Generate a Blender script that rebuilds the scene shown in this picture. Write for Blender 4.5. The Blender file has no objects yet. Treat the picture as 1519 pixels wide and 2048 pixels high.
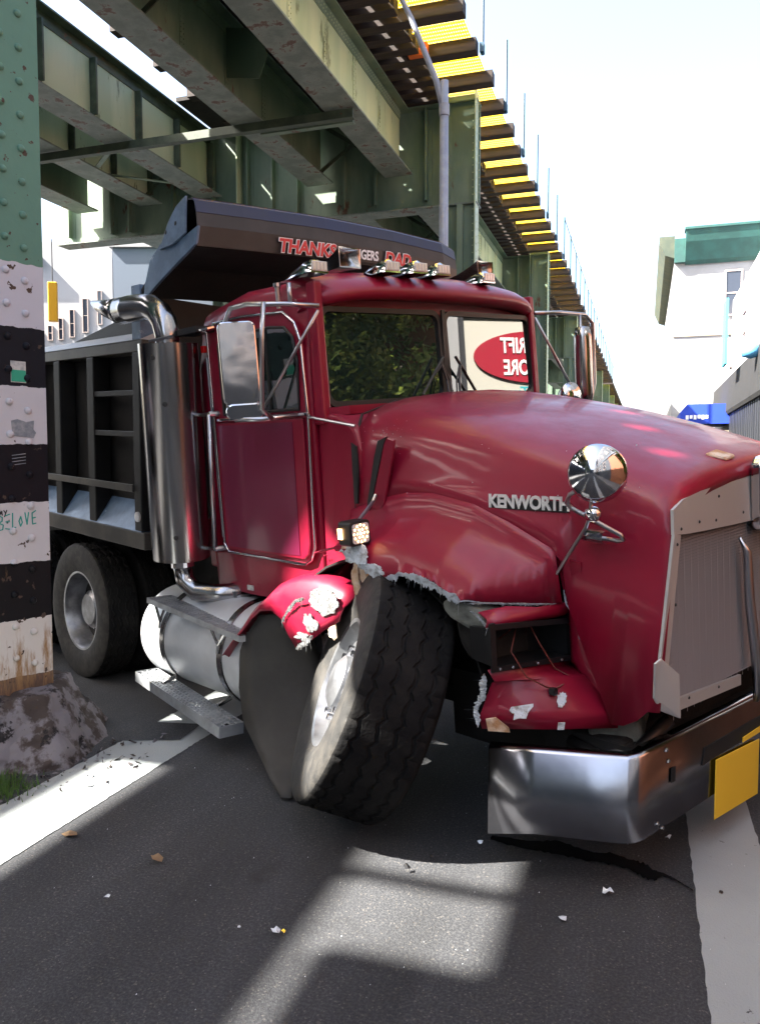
import bpy, bmesh, math, random
from mathutils import Vector, Matrix, noise
random.seed(7)
S = bpy.context.scene
COL = S.collection
R = math.radians

# ------------------------------------------------------------------ camera
F, HH = 1600.0, 1.68
yaw, pitch = math.atan(528/F), math.atan(99/F)
cam = bpy.data.cameras.new('camera')
cam.sensor_fit = 'VERTICAL'; cam.sensor_height = 36.0
cam.lens = 36.0*F/2048.0
cam.clip_start = .05; cam.clip_end = 2000
co = bpy.data.objects.new('camera', cam); COL.objects.link(co)
co.location = (0, 0, HH)
co.rotation_euler = (math.pi/2 - pitch, 0, yaw)
S.camera = co

# ------------------------------------------------------------------ world, sun, exposure
SUN = Vector((-.86, -.50, 1.0)).normalized()
W = bpy.data.worlds.new('World'); S.world = W; W.use_nodes = True
nt = W.node_tree; nt.nodes.clear()
sky = nt.nodes.new('ShaderNodeTexSky'); sky.sky_type = 'NISHITA'; sky.sun_disc = False
sky.sun_elevation = math.asin(SUN.z); sky.sun_rotation = math.atan2(SUN.x, SUN.y) % (2*math.pi)
sky.air_density = 1.0; sky.dust_density = 4.0; sky.ozone_density = 1.0
bw = nt.nodes.new('ShaderNodeRGBToBW'); mx = nt.nodes.new('ShaderNodeMix'); mx.data_type = 'RGBA'
mx.inputs[0].default_value = .12
bg = nt.nodes.new('ShaderNodeBackground'); bg.inputs[1].default_value = .085
wo = nt.nodes.new('ShaderNodeOutputWorld')
nt.links.new(sky.outputs[0], bw.inputs[0]); nt.links.new(sky.outputs[0], mx.inputs[6]); nt.links.new(bw.outputs[0], mx.inputs[7])
nt.links.new(mx.outputs[2], bg.inputs[0]); nt.links.new(bg.outputs[0], wo.inputs[0])
sl = bpy.data.lights.new('sun', 'SUN'); sl.energy = 5.0; sl.angle = R(.53); sl.color = (1, .95, .86)
so = bpy.data.objects.new('sun', sl); COL.objects.link(so); so.rotation_euler = SUN.to_track_quat('Z', 'Y').to_euler(); so.location = (-20, -8, 30)
S.view_settings.view_transform = 'Standard'; S.view_settings.look = 'None'
S.view_settings.exposure = 3.1; S.view_settings.gamma = 1; S.view_settings.use_curve_mapping = False
S.render.engine = 'CYCLES'

# ------------------------------------------------------------------ materials
MATS = {}
def mat(name, col, rough=.5, metal=0., coat=0., col2=None, scale=4., bump=0., bscale=30., detail=6., spec=.5,
        rust=0., rustcol=(.13, .045, .018), rscale=3., wear=None, stretch=(1, 1, 1), lo=.42, hi=.62, rvar=0.):
    m = bpy.data.materials.new(name); m.use_nodes = True; t = m.node_tree; p = t.nodes['Principled BSDF']
    p.inputs['Roughness'].default_value = rough; p.inputs['Metallic'].default_value = metal
    p.inputs['Coat Weight'].default_value = coat; p.inputs['Coat Roughness'].default_value = .10
    p.inputs['Specular IOR Level'].default_value = spec
    p.inputs['Base Color'].default_value = (*col, 1)
    geo = t.nodes.new('ShaderNodeNewGeometry'); mp = t.nodes.new('ShaderNodeMapping'); mp.inputs['Scale'].default_value = stretch
    t.links.new(geo.outputs['Position'], mp.inputs[0])
    def nz(sc, det=detail, ro=.6):
        n = t.nodes.new('ShaderNodeTexNoise'); n.inputs['Scale'].default_value = sc; n.inputs['Detail'].default_value = det
        n.inputs['Roughness'].default_value = ro; t.links.new(mp.outputs[0], n.inputs['Vector']); return n
    def ramp(src, a, b):
        r = t.nodes.new('ShaderNodeMapRange'); r.inputs[1].default_value = a; r.inputs[2].default_value = b
        t.links.new(src, r.inputs[0]); return r.outputs[0]
    def mix(fac, a, b):
        x = t.nodes.new('ShaderNodeMix'); x.data_type = 'RGBA'; t.links.new(fac, x.inputs[0])
        if isinstance(a, tuple): x.inputs[6].default_value = (*a, 1)
        else: t.links.new(a, x.inputs[6])
        if isinstance(b, tuple): x.inputs[7].default_value = (*b, 1)
        else: t.links.new(b, x.inputs[7])
        return x.outputs[2]
    c = None
    if col2: c = mix(ramp(nz(scale).outputs[0], lo, hi), col, col2)
    if wear: c = mix(ramp(nz(wear[1], 8, .7).outputs[0], wear[2], wear[2]+.03), c if c is not None else col, wear[0])
    if rust > 0: c = mix(ramp(nz(rscale, 8, .7).outputs[0], .72-rust, .76-rust), c if c is not None else col, rustcol)
    if c is not None: t.links.new(c, p.inputs['Base Color'])
    if rvar:
        rr = t.nodes.new('ShaderNodeMapRange'); rr.inputs[1].default_value = .35; rr.inputs[2].default_value = .7; rr.inputs[3].default_value = rough-rvar*.5; rr.inputs[4].default_value = rough+rvar
        t.links.new(nz(3.5, 8, .65).outputs[0], rr.inputs[0]); t.links.new(rr.outputs[0], p.inputs['Roughness'])
    if bump:
        b = t.nodes.new('ShaderNodeBump'); b.inputs['Strength'].default_value = bump; b.inputs['Distance'].default_value = .01
        t.links.new(nz(bscale).outputs[0], b.inputs['Height']); t.links.new(b.outputs[0], p.inputs['Normal'])
    MATS[name] = m; m['_mix'] = 0
    return m
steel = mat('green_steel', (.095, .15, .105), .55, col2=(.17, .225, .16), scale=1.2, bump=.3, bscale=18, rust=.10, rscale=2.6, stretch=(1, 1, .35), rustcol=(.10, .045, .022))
steellit = mat('lit_green_steel', (.34, .42, .27), .5, col2=(.47, .52, .34), scale=1.0, bump=.25, bscale=20, rust=.0, rscale=3, stretch=(1, 1, .22), wear=((.15, .18, .10), 2.4, .60))  # same green steel, lightened for the faces that catch daylight
steelrust = mat('rusty_flange_steel', (.12, .15, .125), .6, col2=(.20, .235, .20), scale=3, bump=.5, bscale=25, rust=.155, rscale=3.0, rustcol=(.10, .052, .032))
stiffm = mat('dark_green_steel', (.035, .05, .03), .6, col2=(.065, .085, .05), scale=4, rust=.08)
tiem = mat('creosoted_timber', (.018, .012, .010), .85, col2=(.035, .022, .018), scale=3, stretch=(.4, 4, 4), bump=.4)
deckm = mat('tarred_deck_board', (.010, .008, .007), .9, col2=(.02, .015, .013), scale=5)
bluesteel = mat('teal_painted_post', (.004, .05, .085), .5)
orangem = mat('orange_board', (.55, .12, .02), .7)
galv = mat('galvanised_pole', (.28, .29, .34), .5, metal=.15, col2=(.34, .35, .39), scale=8, bump=.1)
conc = mat('peeling_concrete', (.155, .145, .16), .9, col2=(.045, .034, .03), scale=6, lo=.48, hi=.55, bump=1., bscale=16, wear=((.010, .008, .010), 4.2, .565), rust=.0)
sidewalkm = mat('pale_pavement', (.13, .13, .13), .9, col2=(.10, .10, .10), scale=2, bump=.3)
redpaint = mat('red_truck_paint', (.195, .0028, .020), .42, coat=.22, spec=.35, col2=(.225, .004, .025), scale=1.5, detail=5, rvar=.14, wear=((.11, .016, .017), 7, .70), bump=.03, bscale=9)
reddoor = mat('maroon_door_paint', (.125, .006, .034), .38, coat=.5)
blackpl = mat('black_plastic', (.007, .007, .008), .45)
blackflat = mat('black_frame_steel', (.005, .005, .005), .85, col2=(.010, .009, .008), scale=6, bump=.3)
rubberseal = mat('black_rubber_seal', (.012, .012, .012), .5)
chrome = mat('chrome', (.62, .62, .64), .09, metal=1., bump=.02, bscale=5)
bumperm = mat('bumper_chrome', (.33, .33, .355), .19, metal=1., col2=(.27, .27, .295), scale=5, bump=.05, bscale=3)
stainless = mat('brushed_stainless', (.40, .39, .39), .2, metal=1., bump=.12, bscale=6, stretch=(1, 1, .3), col2=(.33, .32, .31), scale=5)
tubem = mat('tube_steel', (.42, .42, .44), .28, metal=1.)
alu = mat('aluminium_tank', (.56, .58, .60), .42, metal=.35, col2=(.45, .47, .49), scale=2.5, bump=.08, bscale=9)
alustep = mat('aluminium_tread', (.38, .40, .42), .45, metal=.5, col2=(.28, .29, .30), scale=10)
rimm = mat('wheel_rim_aluminium', (.36, .37, .39), .35, metal=.85, col2=(.18, .18, .19), scale=5, bump=.1)
sidewallm = mat('dusty_tyre_sidewall', (.012, .0115, .011), .75, col2=(.032, .029, .025), scale=14, bump=.3, bscale=40)
fibdark = mat('dirty_fibreglass', (.16, .15, .13), .95, col2=(.07, .06, .055), scale=30, bump=1., bscale=70)
tyrem = mat('tyre_rubber', (.006, .006, .0066), .8, col2=(.013, .0125, .012), scale=6, bump=.5, bscale=40, spec=.15)
bedm = mat('black_bed_paint', (.006, .0056, .0055), .5, col2=(.013, .012, .0115), scale=2.5, bump=.15, bscale=8, spec=.3)
bedrailm = mat('bed_rail_paint', (.022, .02, .017), .36, col2=(.06, .052, .042), scale=3, spec=.5)
bedlit = mat('scuffed_blue_lit_paint', (.08, .13, .20), .38, col2=(.13, .20, .30), scale=6, bump=.3, bscale=9, wear=((.35, .42, .5), 7, .64))  # scuffed paint with the blue light on these faces mixed into its colour
bluestrip = mat('blue_painted_steel', (.008, .012, .055), .4, col2=(.014, .016, .045), scale=3, wear=((.4, .38, .36), 9, .735))
shieldm = mat('dusty_black_steel', (.018, .0135, .0125), .5, col2=(.032, .025, .024), scale=4, wear=((.3, .28, .27), 9, .76))
fibrelit = mat('sunlit_fibreglass', (.20, .21, .22), .95, col2=(.10, .095, .09), scale=24, bump=1., bscale=70)  # torn fibreglass again, darkened to offset direct sun on the rear piece
fibre = mat('torn_fibreglass', (.52, .57, .62), .95, col2=(.26, .26, .25), scale=26, lo=.48, hi=.66, bump=1., bscale=70)  # lighter copy of the fibreglass for edges lying in shade
fibretan = mat('tan_fibreglass', (.40, .22, .11), .9, col2=(.60, .50, .40), scale=12, bump=.8, bscale=60)
insul = mat('grey_insulation', (.16, .17, .15), .95, col2=(.08, .085, .075), scale=9, bump=.9, bscale=20)
flapm = mat('rubber_splash_panel', (.018, .0165, .0155), .7, col2=(.028, .026, .023), scale=4, bump=.2)
grillm = mat('grille_mesh_metal', (.30, .305, .325), .5, metal=.2)
grillback = mat('radiator_core', (.03, .03, .03), .6, metal=.4)
grilltrim = mat('brushed_grille_trim', (.50, .50, .49), .40, metal=.5, bump=.08, bscale=12)
textwhite = mat('white_lettering', (.78, .78, .78), .5)
textred = mat('red_lettering', (.55, .03, .03), .5)
badgem = mat('badge_silver', (.75, .74, .74), .3, metal=.6)
yellowm = mat('yellow_plate_paint', (.86, .58, .04), .5)
amberoff = mat('amber_lens', (.5, .16, .02), .3)
lensclear = mat('clear_lens', (.62, .60, .58), .15, coat=.6)
shutterm = mat('grey_roller_shutter', (.022, .024, .031), .5, metal=.3)
shutterdk = mat('dark_shutter_frame', (.03, .03, .036), .6)
awningm = mat('charcoal_awning', (.004, .004, .0055), .9, col2=(.007, .007, .009), scale=3)
whitewall = mat('white_rendered_wall', (.30, .30, .31), .85, col2=(.25, .25, .255), scale=.8)
tanwall = mat('cream_wall', (.26, .22, .17), .85, col2=(.2, .17, .13), scale=.8)
greywall = mat('blue_grey_wall', (.10, .125, .165), .85)
greystucco = mat('grey_stucco', (.05, .058, .072), .9, col2=(.04, .048, .06), scale=2)
brickm = mat('orange_brick', (.30, .11, .05), .85, col2=(.22, .08, .045), scale=6, bump=.4)
mortarm = mat('mortar', (.35, .32, .28), .9)
corn = mat('green_cornice_paint', (.010, .055, .048), .6, col2=(.014, .075, .065), scale=2)
corntan = mat('weathered_cornice_soffit', (.06, .07, .045), .7, col2=(.035, .05, .035), scale=2)
winm = mat('dark_window_glass', (.03, .035, .05), .08, spec=.8)
shade_frame = mat('window_frame_paint', (.45, .36, .32), .7)
bluem = mat('blue_canvas', (.01, .045, .42), .6)
lightblue = mat('light_blue_canvas', (.10, .35, .62), .6)
teal = mat('teal_sign', (.06, .5, .55), .6)
yellowsig = mat('traffic_signal_yellow', (.80, .42, .02), .45)
signred = mat('dark_red_sign', (.32, .012, .03), .5)
signcream = mat('cream_sign', (.50, .48, .42), .6)
signteal = mat('teal_script', (.03, .33, .38), .6)
barkm = mat('bark', (.10, .075, .05), .9, bump=.8)
leafm = mat('leaves', (.13, .19, .02), .6, col2=(.22, .24, .03), scale=3)
grassm = mat('grass', (.05, .11, .015), .7)
stickerm = mat('pale_sticker', (.5, .52, .5), .6, col2=(.3, .33, .34), scale=30)
stickergreen = mat('green_sticker', (.02, .32, .20), .6)
stickerdark = mat('scraped_sticker', (.17, .2, .23), .7, col2=(.28, .3, .32), scale=25)
inktealm = mat('teal_marker', (.02, .32, .27), .7)
inkm = mat('black_marker', (.02, .02, .025), .7)
glassbit = mat('broken_clear_plastic', (.65, .70, .75), .12, coat=1)
leafdry = mat('dry_leaf', (.20, .13, .07), .8)
redlens = mat('red_marker_lens', (.6, .01, .01), .2)
wiremat = mat('red_brown_wire', (.12, .02, .015), .5)

wavychrome = mat('dull_wavy_chrome', (.5, .5, .52), .12, metal=1., bump=.35, bscale=4, detail=2)
# glass of the cab
m = bpy.data.materials.new('cab_glass'); m.use_nodes = True; p = m.node_tree.nodes['Principled BSDF']
p.inputs['Base Color'].default_value = (.01, .02, .018, 1); p.inputs['Roughness'].default_value = .015; p.inputs['IOR'].default_value = 2.5
cabglass = m
m = bpy.data.materials.new('mirror_glass'); m.use_nodes = True; p = m.node_tree.nodes['Principled BSDF']
p.inputs['Base Color'].default_value = (.8, .8, .8, 1); p.inputs['Roughness'].default_value = .03; p.inputs['Metallic'].default_value = 1
mirglass = m
# yellow fibreglass grating, a little translucent
m = bpy.data.materials.new('yellow_grating'); m.use_nodes = True; t = m.node_tree; p = t.nodes['Principled BSDF']
p.inputs['Base Color'].default_value = (.90, .74, .07, 1); p.inputs['Roughness'].default_value = .5
tr = t.nodes.new('ShaderNodeBsdfTranslucent'); tr.inputs[0].default_value = (.98, .86, .16, 1)
ms = t.nodes.new('ShaderNodeMixShader'); ms.inputs[0].default_value = .6
t.links.new(p.outputs[0], ms.inputs[1]); t.links.new(tr.outputs[0], ms.inputs[2]); t.links.new(ms.outputs[0], t.nodes['Material Output'].inputs[0])
gratingm = m

def emis(name, col, s):
    m = bpy.data.materials.new(name); m.use_nodes = True; p = m.node_tree.nodes['Principled BSDF']
    p.inputs['Base Color'].default_value = (*col, 1); p.inputs['Emission Color'].default_value = (*col, 1); p.inputs['Emission Strength'].default_value = s
    return m
ledm = emis('lit_amber_led', (1., .55, .22), 1.6)
ledw = emis('lit_white_led', (1., .85, .7), 3.)

# striped column: paint bands by real height on the post
def band_mat():
    m = bpy.data.materials.new('striped_column_paint'); m.use_nodes = True; t = m.node_tree; p = t.nodes['Principled BSDF']
    geo = t.nodes.new('ShaderNodeNewGeometry'); sep = t.nodes.new('ShaderNodeSeparateXYZ'); t.links.new(geo.outputs['Position'], sep.inputs[0])
    n = t.nodes.new('ShaderNodeTexNoise'); n.inputs['Scale'].default_value = 14; n.inputs['Detail'].default_value = 5; t.links.new(geo.outputs['Position'], n.inputs['Vector'])
    ad = t.nodes.new('ShaderNodeMath'); ad.operation = 'MULTIPLY_ADD'; ad.inputs[1].default_value = .03; t.links.new(n.outputs[0], ad.inputs[0]); t.links.new(sep.outputs[2], ad.inputs[2])
    mr = t.nodes.new('ShaderNodeMapRange'); mr.inputs[1].default_value = 0; mr.inputs[2].default_value = 4; t.links.new(ad.outputs[0], mr.inputs[0])
    cr = t.nodes.new('ShaderNodeValToRGB'); cr.color_ramp.interpolation = 'CONSTANT'
    els = [(0, (.12, .08, .06)), (.455, (.56, .55, .52)), (.795, (.006, .0063, .008)), (1.12, (.52, .53, .55)), (1.455, (.006, .006, .010)), (1.785, (.50, .51, .55)), (2.11, (.006, .008, .014)), (2.45, (.48, .50, .57)), (2.80, (.11, .23, .18))]
    e = cr.color_ramp.elements
    while len(e) < len(els): e.new(.5)
    for i, (z, c) in enumerate(els): e[i].position = (z)/4; e[i].color = (*c, 1)
    t.links.new(mr.outputs[0], cr.inputs[0])
    n2 = t.nodes.new('ShaderNodeTexNoise'); n2.inputs['Scale'].default_value = 1.0; n2.inputs['Detail'].default_value = 9; n2.inputs['Roughness'].default_value = .7
    mp = t.nodes.new('ShaderNodeMapping'); mp.inputs['Scale'].default_value = (9, 9, 1.6); t.links.new(geo.outputs['Position'], mp.inputs[0]); t.links.new(mp.outputs[0], n2.inputs['Vector'])
    # rust streaks, stronger low down
    hz = t.nodes.new('ShaderNodeMapRange'); hz.inputs[1].default_value = .4; hz.inputs[2].default_value = 1.3; hz.inputs[3].default_value = .50; hz.inputs[4].default_value = .66; t.links.new(sep.outputs[2], hz.inputs[0])
    gt = t.nodes.new('ShaderNodeMath'); gt.operation = 'SUBTRACT'; t.links.new(n2.outputs[0], gt.inputs[0]); t.links.new(hz.outputs[0], gt.inputs[1])
    ml = t.nodes.new('ShaderNodeMath'); ml.operation = 'MULTIPLY'; ml.inputs[1].default_value = 9; ml.use_clamp = True; t.links.new(gt.outputs[0], ml.inputs[0])
    x = t.nodes.new('ShaderNodeMix'); x.data_type = 'RGBA'; t.links.new(ml.outputs[0], x.inputs[0]); t.links.new(cr.outputs[0], x.inputs[6]); x.inputs[7].default_value = (.28, .17, .08, 1)
    n3 = t.nodes.new('ShaderNodeTexNoise'); n3.inputs['Scale'].default_value = 16; n3.inputs['Detail'].default_value = 8; t.links.new(geo.outputs['Position'], n3.inputs['Vector'])
    r3 = t.nodes.new('ShaderNodeMapRange'); r3.inputs[1].default_value = .655; r3.inputs[2].default_value = .67; t.links.new(n3.outputs[0], r3.inputs[0])
    x2 = t.nodes.new('ShaderNodeMix'); x2.data_type = 'RGBA'; t.links.new(r3.outputs[0], x2.inputs[0]); t.links.new(x.outputs[2], x2.inputs[6]); x2.inputs[7].default_value = (.07, .05, .04, 1)
    t.links.new(x2.outputs[2], p.inputs['Base Color']); p.inputs['Roughness'].default_value = .6; p.inputs['Specular IOR Level'].default_value = .2
    b = t.nodes.new('ShaderNodeBump'); b.inputs['Strength'].default_value = .25; b.inputs['Distance'].default_value = .01; t.links.new(n3.outputs[0], b.inputs['Height']); t.links.new(b.outputs[0], p.inputs['Normal'])
    return m
bandm = band_mat()

def asphalt_mat():
    m = bpy.data.materials.new('asphalt'); m.use_nodes = True; t = m.node_tree; p = t.nodes['Principled BSDF']
    geo = t.nodes.new('ShaderNodeNewGeometry')
    def nz(sc, det=6, ro=.6):
        n = t.nodes.new('ShaderNodeTexNoise'); n.inputs['Scale'].default_value = sc; n.inputs['Detail'].default_value = det; n.inputs['Roughness'].default_value = ro
        t.links.new(geo.outputs['Position'], n.inputs['Vector']); return n.outputs[0]
    def rng(s, a, b, c=0, d=1):
        r = t.nodes.new('ShaderNodeMapRange'); r.inputs[1].default_value = a; r.inputs[2].default_value = b; r.inputs[3].default_value = c; r.inputs[4].default_value = d; t.links.new(s, r.inputs[0]); return r.outputs[0]
    def mix(f, a, b):
        x = t.nodes.new('ShaderNodeMix'); x.data_type = 'RGBA'; t.links.new(f, x.inputs[0])
        for i, v in ((6, a), (7, b)):
            if isinstance(v, tuple): x.inputs[i].default_value = (*v, 1)
            else: t.links.new(v, x.inputs[i])
        return x.outputs[2]
    c = mix(rng(nz(1.3), .35, .65), (.016, .0175, .0215), (.026, .0275, .032))
    c = mix(rng(nz(95, 3, .7), .45, .62), c, (.050, .051, .054))
    vo = t.nodes.new('ShaderNodeTexVoronoi'); vo.inputs['Scale'].default_value = 170; t.links.new(geo.outputs['Position'], vo.inputs['Vector'])
    sp = t.nodes.new('ShaderNodeSeparateColor'); t.links.new(vo.outputs['Color'], sp.inputs[0])
    c = mix(rng(sp.outputs[0], .965, .975), c, (.085, .08, .075))
    c = mix(rng(nz(.9, 8, .7), .60, .66), c, (.019, .019, .020))
    mp2 = t.nodes.new('ShaderNodeMapping'); mp2.inputs['Scale'].default_value = (2.6, .35, 1); t.links.new(geo.outputs['Position'], mp2.inputs[0])
    ln = t.nodes.new('ShaderNodeTexNoise'); ln.inputs['Scale'].default_value = 1.3; ln.inputs['Detail'].default_value = 5; t.links.new(mp2.outputs[0], ln.inputs['Vector'])
    ml = t.nodes.new('ShaderNodeMix'); ml.data_type = 'RGBA'; ml.blend_type = 'MULTIPLY'; ml.inputs[0].default_value = 1
    t.links.new(c, ml.inputs[6]); rl = rng(ln.outputs[0], .35, .65, .72, 1.18); t.links.new(rl, ml.inputs[7]); c = ml.outputs[2]
    cv = t.nodes.new('ShaderNodeTexVoronoi'); cv.feature = 'DISTANCE_TO_EDGE'; cv.inputs['Scale'].default_value = .55
    wn = t.nodes.new('ShaderNodeTexNoise'); wn.inputs['Scale'].default_value = 3; wn.inputs['Detail'].default_value = 6; t.links.new(geo.outputs['Position'], wn.inputs['Vector'])
    wa = t.nodes.new('ShaderNodeVectorMath'); wa.operation = 'MULTIPLY_ADD'; wa.inputs[1].default_value = (.5, .5, 0); t.links.new(wn.outputs['Color'], wa.inputs[0]); t.links.new(geo.outputs['Position'], wa.inputs[2]); t.links.new(wa.outputs[0], cv.inputs['Vector'])
    c = mix(rng(cv.outputs['Distance'], .0, .005, .28, 0), c, (.010, .010, .011))
    t.links.new(c, p.inputs['Base Color']); p.inputs['Roughness'].default_value = .82
    b = t.nodes.new('ShaderNodeBump'); b.inputs['Strength'].default_value = .9; b.inputs['Distance'].default_value = .006
    t.links.new(nz(110, 4, .7), b.inputs['Height']); t.links.new(b.outputs[0], p.inputs['Normal'])
    return m
asphalt = asphalt_mat()
def stripe_mat():
    m = asphalt_mat(); m.name = 'worn_white_line'; t = m.node_tree; p = t.nodes['Principled BSDF']
    old = p.inputs['Base Color'].links[0].from_socket
    geo = t.nodes.new('ShaderNodeNewGeometry')
    n = t.nodes.new('ShaderNodeTexNoise'); n.inputs['Scale'].default_value = 22; n.inputs['Detail'].default_value = 9; n.inputs['Roughness'].default_value = .75; t.links.new(geo.outputs['Position'], n.inputs['Vector'])
    n2 = t.nodes.new('ShaderNodeTexNoise'); n2.inputs['Scale'].default_value = 2.2; n2.inputs['Detail'].default_value = 6; t.links.new(geo.outputs['Position'], n2.inputs['Vector'])
    r2 = t.nodes.new('ShaderNodeMapRange'); r2.inputs[1].default_value = .35; r2.inputs[2].default_value = .7; r2.inputs[3].default_value = .74; r2.inputs[4].default_value = .60; t.links.new(n2.outputs[0], r2.inputs[0])
    g = t.nodes.new('ShaderNodeMath'); g.operation = 'GREATER_THAN'; t.links.new(n.outputs[0], g.inputs[0]); t.links.new(r2.outputs[0], g.inputs[1])
    cc = t.nodes.new('ShaderNodeMix'); cc.data_type = 'RGBA'; t.links.new(n2.outputs[0], cc.inputs[0]); cc.inputs[6].default_value = (.34, .37, .37, 1); cc.inputs[7].default_value = (.25, .27, .275, 1)
    x = t.nodes.new('ShaderNodeMix'); x.data_type = 'RGBA'; t.links.new(g.outputs[0], x.inputs[0]); t.links.new(cc.outputs[2], x.inputs[6]); t.links.new(old, x.inputs[7])
    t.links.new(x.outputs[2], p.inputs['Base Color']); p.inputs['Roughness'].default_value = .7
    return m
stripem = stripe_mat()

# ------------------------------------------------------------------ mesh helpers
IDX = None
class MB:
    def __init__(s, xf=None): s.v = []; s.f = []; s.xf = xf
    def add(s, vs, fs):
        o = len(s.v); s.v += [Vector(q) for q in vs]; s.f += [tuple(i+o for i in f) for f in fs]; return s
    def box(s, x0, x1, y0, y1, z0, z1):
        v = [(x, y, z) for x in (x0, x1) for y in (y0, y1) for z in (z0, z1)]
        return s.add(v, [(0, 1, 3, 2), (4, 6, 7, 5), (0, 4, 5, 1), (2, 3, 7, 6), (0, 2, 6, 4), (1, 5, 7, 3)])
    def bar(s, a, b, w, h, up=(0, 0, 1)):
        a = Vector(a); b = Vector(b); d = (b-a).normalized(); u = Vector(up); r = d.cross(u).normalized(); u = r.cross(d)
        vs = [p + r*sx*w/2 + u*sz*h/2 for p in (a, b) for sx in (-1, 1) for sz in (-1, 1)]
        return s.add(vs, [(0, 1, 3, 2), (4, 6, 7, 5), (0, 4, 5, 1), (2, 3, 7, 6), (0, 2, 6, 4), (1, 5, 7, 3)])
    def prism(s, pts, off):
        n = len(pts); off = Vector(off); a = [Vector(q) for q in pts]
        return s.add(a+[q+off for q in a], [tuple(range(n))[::-1], tuple(range(n, 2*n))] + [(i, (i+1) % n, (i+1) % n+n, i+n) for i in range(n)])
    def tube(s, pts, r, n=10, caps=True):
        pts = [Vector(q) for q in pts]; rs = r if isinstance(r, (list, tuple)) else [r]*len(pts)
        vs = []; prev = None
        for i, q in enumerate(pts):
            d = (pts[min(i+1, len(pts)-1)]-pts[max(i-1, 0)]).normalized()
            if prev is None: a = d.orthogonal().normalized()
            else: a = (prev-d*prev.dot(d)).normalized()
            prev = a; b = d.cross(a)
            vs += [q+(a*math.cos(2*math.pi*k/n)+b*math.sin(2*math.pi*k/n))*rs[i] for k in range(n)]
        fs = [(i*n+k, i*n+(k+1) % n, (i+1)*n+(k+1) % n, (i+1)*n+k) for i in range(len(pts)-1) for k in range(n)]
        if caps: fs += [tuple(range(n))[::-1], tuple((len(pts)-1)*n+k for k in range(n))]
        return s.add(vs, fs)
    def lathe(s, prof, c, ax, n=32, a0=0., a1=2*math.pi):
        c = Vector(c); ax = Vector(ax).normalized(); u = ax.orthogonal().normalized(); w = ax.cross(u)
        full = abs(a1-a0-2*math.pi) < 1e-6; m = n if full else n+1
        vs = [c+ax*h+(u*math.cos(a0+(a1-a0)*k/n)+w*math.sin(a0+(a1-a0)*k/n))*r for (r, h) in prof for k in range(m)]
        fs = [(i*m+k, i*m+(k+1) % m, (i+1)*m+(k+1) % m, (i+1)*m+k) for i in range(len(prof)-1) for k in range(n)]
        return s.add(vs, fs)
    def grid(s, rows, closed=False):
        n = len(rows[0]); vs = [q for r in rows for q in r]
        k = n if closed else n-1
        return s.add(vs, [(i*n+j, i*n+(j+1) % n, (i+1)*n+(j+1) % n, (i+1)*n+j) for i in range(len(rows)-1) for j in range(k)])
    def cap(s, pts): return s.add(pts, [tuple(range(len(pts)))])
    def build(s, name, m, parent=None, smooth=False, kind=None, label=None, thick=0, bevel=0, sub=0, auto=None, cat=None, group=None):
        me = bpy.data.meshes.new(name)
        vs = [tuple(s.xf(v)) for v in s.v] if s.xf else [tuple(v) for v in s.v]
        me.from_pydata(vs, [], s.f); me.materials.append(m)
        bm = bmesh.new(); bm.from_mesh(me); bmesh.ops.remove_doubles(bm, verts=bm.verts, dist=1e-5)
        if not thick or True: bmesh.ops.recalc_face_normals(bm, faces=bm.faces)
        if auto is not None:
            for f in bm.faces: f.smooth = True
            for e in bm.edges:
                if len(e.link_faces) == 2 and e.calc_face_angle(0) > R(auto): e.smooth = False
        bm.to_mesh(me); bm.free()
        o = bpy.data.objects.new(name, me); COL.objects.link(o)
        if smooth:
            for f in me.polygons: f.use_smooth = True
        if thick:
            q = o.modifiers.new('solid', 'SOLIDIFY'); q.thickness = thick; q.offset = 0
        if bevel:
            q = o.modifiers.new('bevel', 'BEVEL'); q.width = bevel; q.segments = 2; q.limit_method = 'ANGLE'; q.angle_limit = R(35)
        if sub:
            q = o.modifiers.new('sub', 'SUBSURF'); q.levels = sub; q.render_levels = sub
        return fin(o, parent, kind, label, cat, group)
def fin(o, parent=None, kind=None, label=None, cat=None, group=None):
    if parent: o.parent = parent
    if kind: o['kind'] = kind
    if label: o['label'] = label
    if cat: o['category'] = cat
    if group: o['group'] = group
    return o
def thing(name, label, cat, loc=(0, 0, 0), rz=0, group=None):
    o = bpy.data.objects.new(name, None); COL.objects.link(o); o.location = loc; o.rotation_euler = (0, 0, rz); o.empty_display_size = .2
    return fin(o, None, None, label, cat, group)
def dup(o, parent=None, loc=None):
    c = o.copy(); COL.objects.link(c)
    if parent: c.parent = parent
    if loc is not None: c.location = loc
    return c
def text(name, body, m, parent, M, size, shear=0, off=0, ext=.002, align='LEFT', sx=1, kind=None, label=None, xf=None, space=1):
    cu = bpy.data.curves.new(name, 'FONT'); cu.body = body; cu.size = size; cu.shear = shear; cu.offset = off; cu.extrude = ext; cu.align_x = align; cu.space_character = space
    cu.resolution_u = 3
    t = bpy.data.objects.new('tmp', cu); COL.objects.link(t)
    dg = bpy.context.evaluated_depsgraph_get(); me = bpy.data.meshes.new_from_object(t.evaluated_get(dg))
    bpy.data.objects.remove(t)
    me.transform(Matrix.Diagonal((sx, 1, 1, 1))); me.transform(M)
    if xf:
        for v in me.vertices: v.co = xf(v.co)
    me.materials.clear(); me.materials.append(m)
    o = bpy.data.objects.new(name, me); COL.objects.link(o)
    return fin(o, parent, kind, label)
def basis(o, x, y):
    x = Vector(x).normalized(); y = Vector(y); z = x.cross(y).normalized(); y = z.cross(x)
    M = Matrix((x, y, z)).transposed().to_4x4(); M.translation = Vector(o); return M

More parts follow.
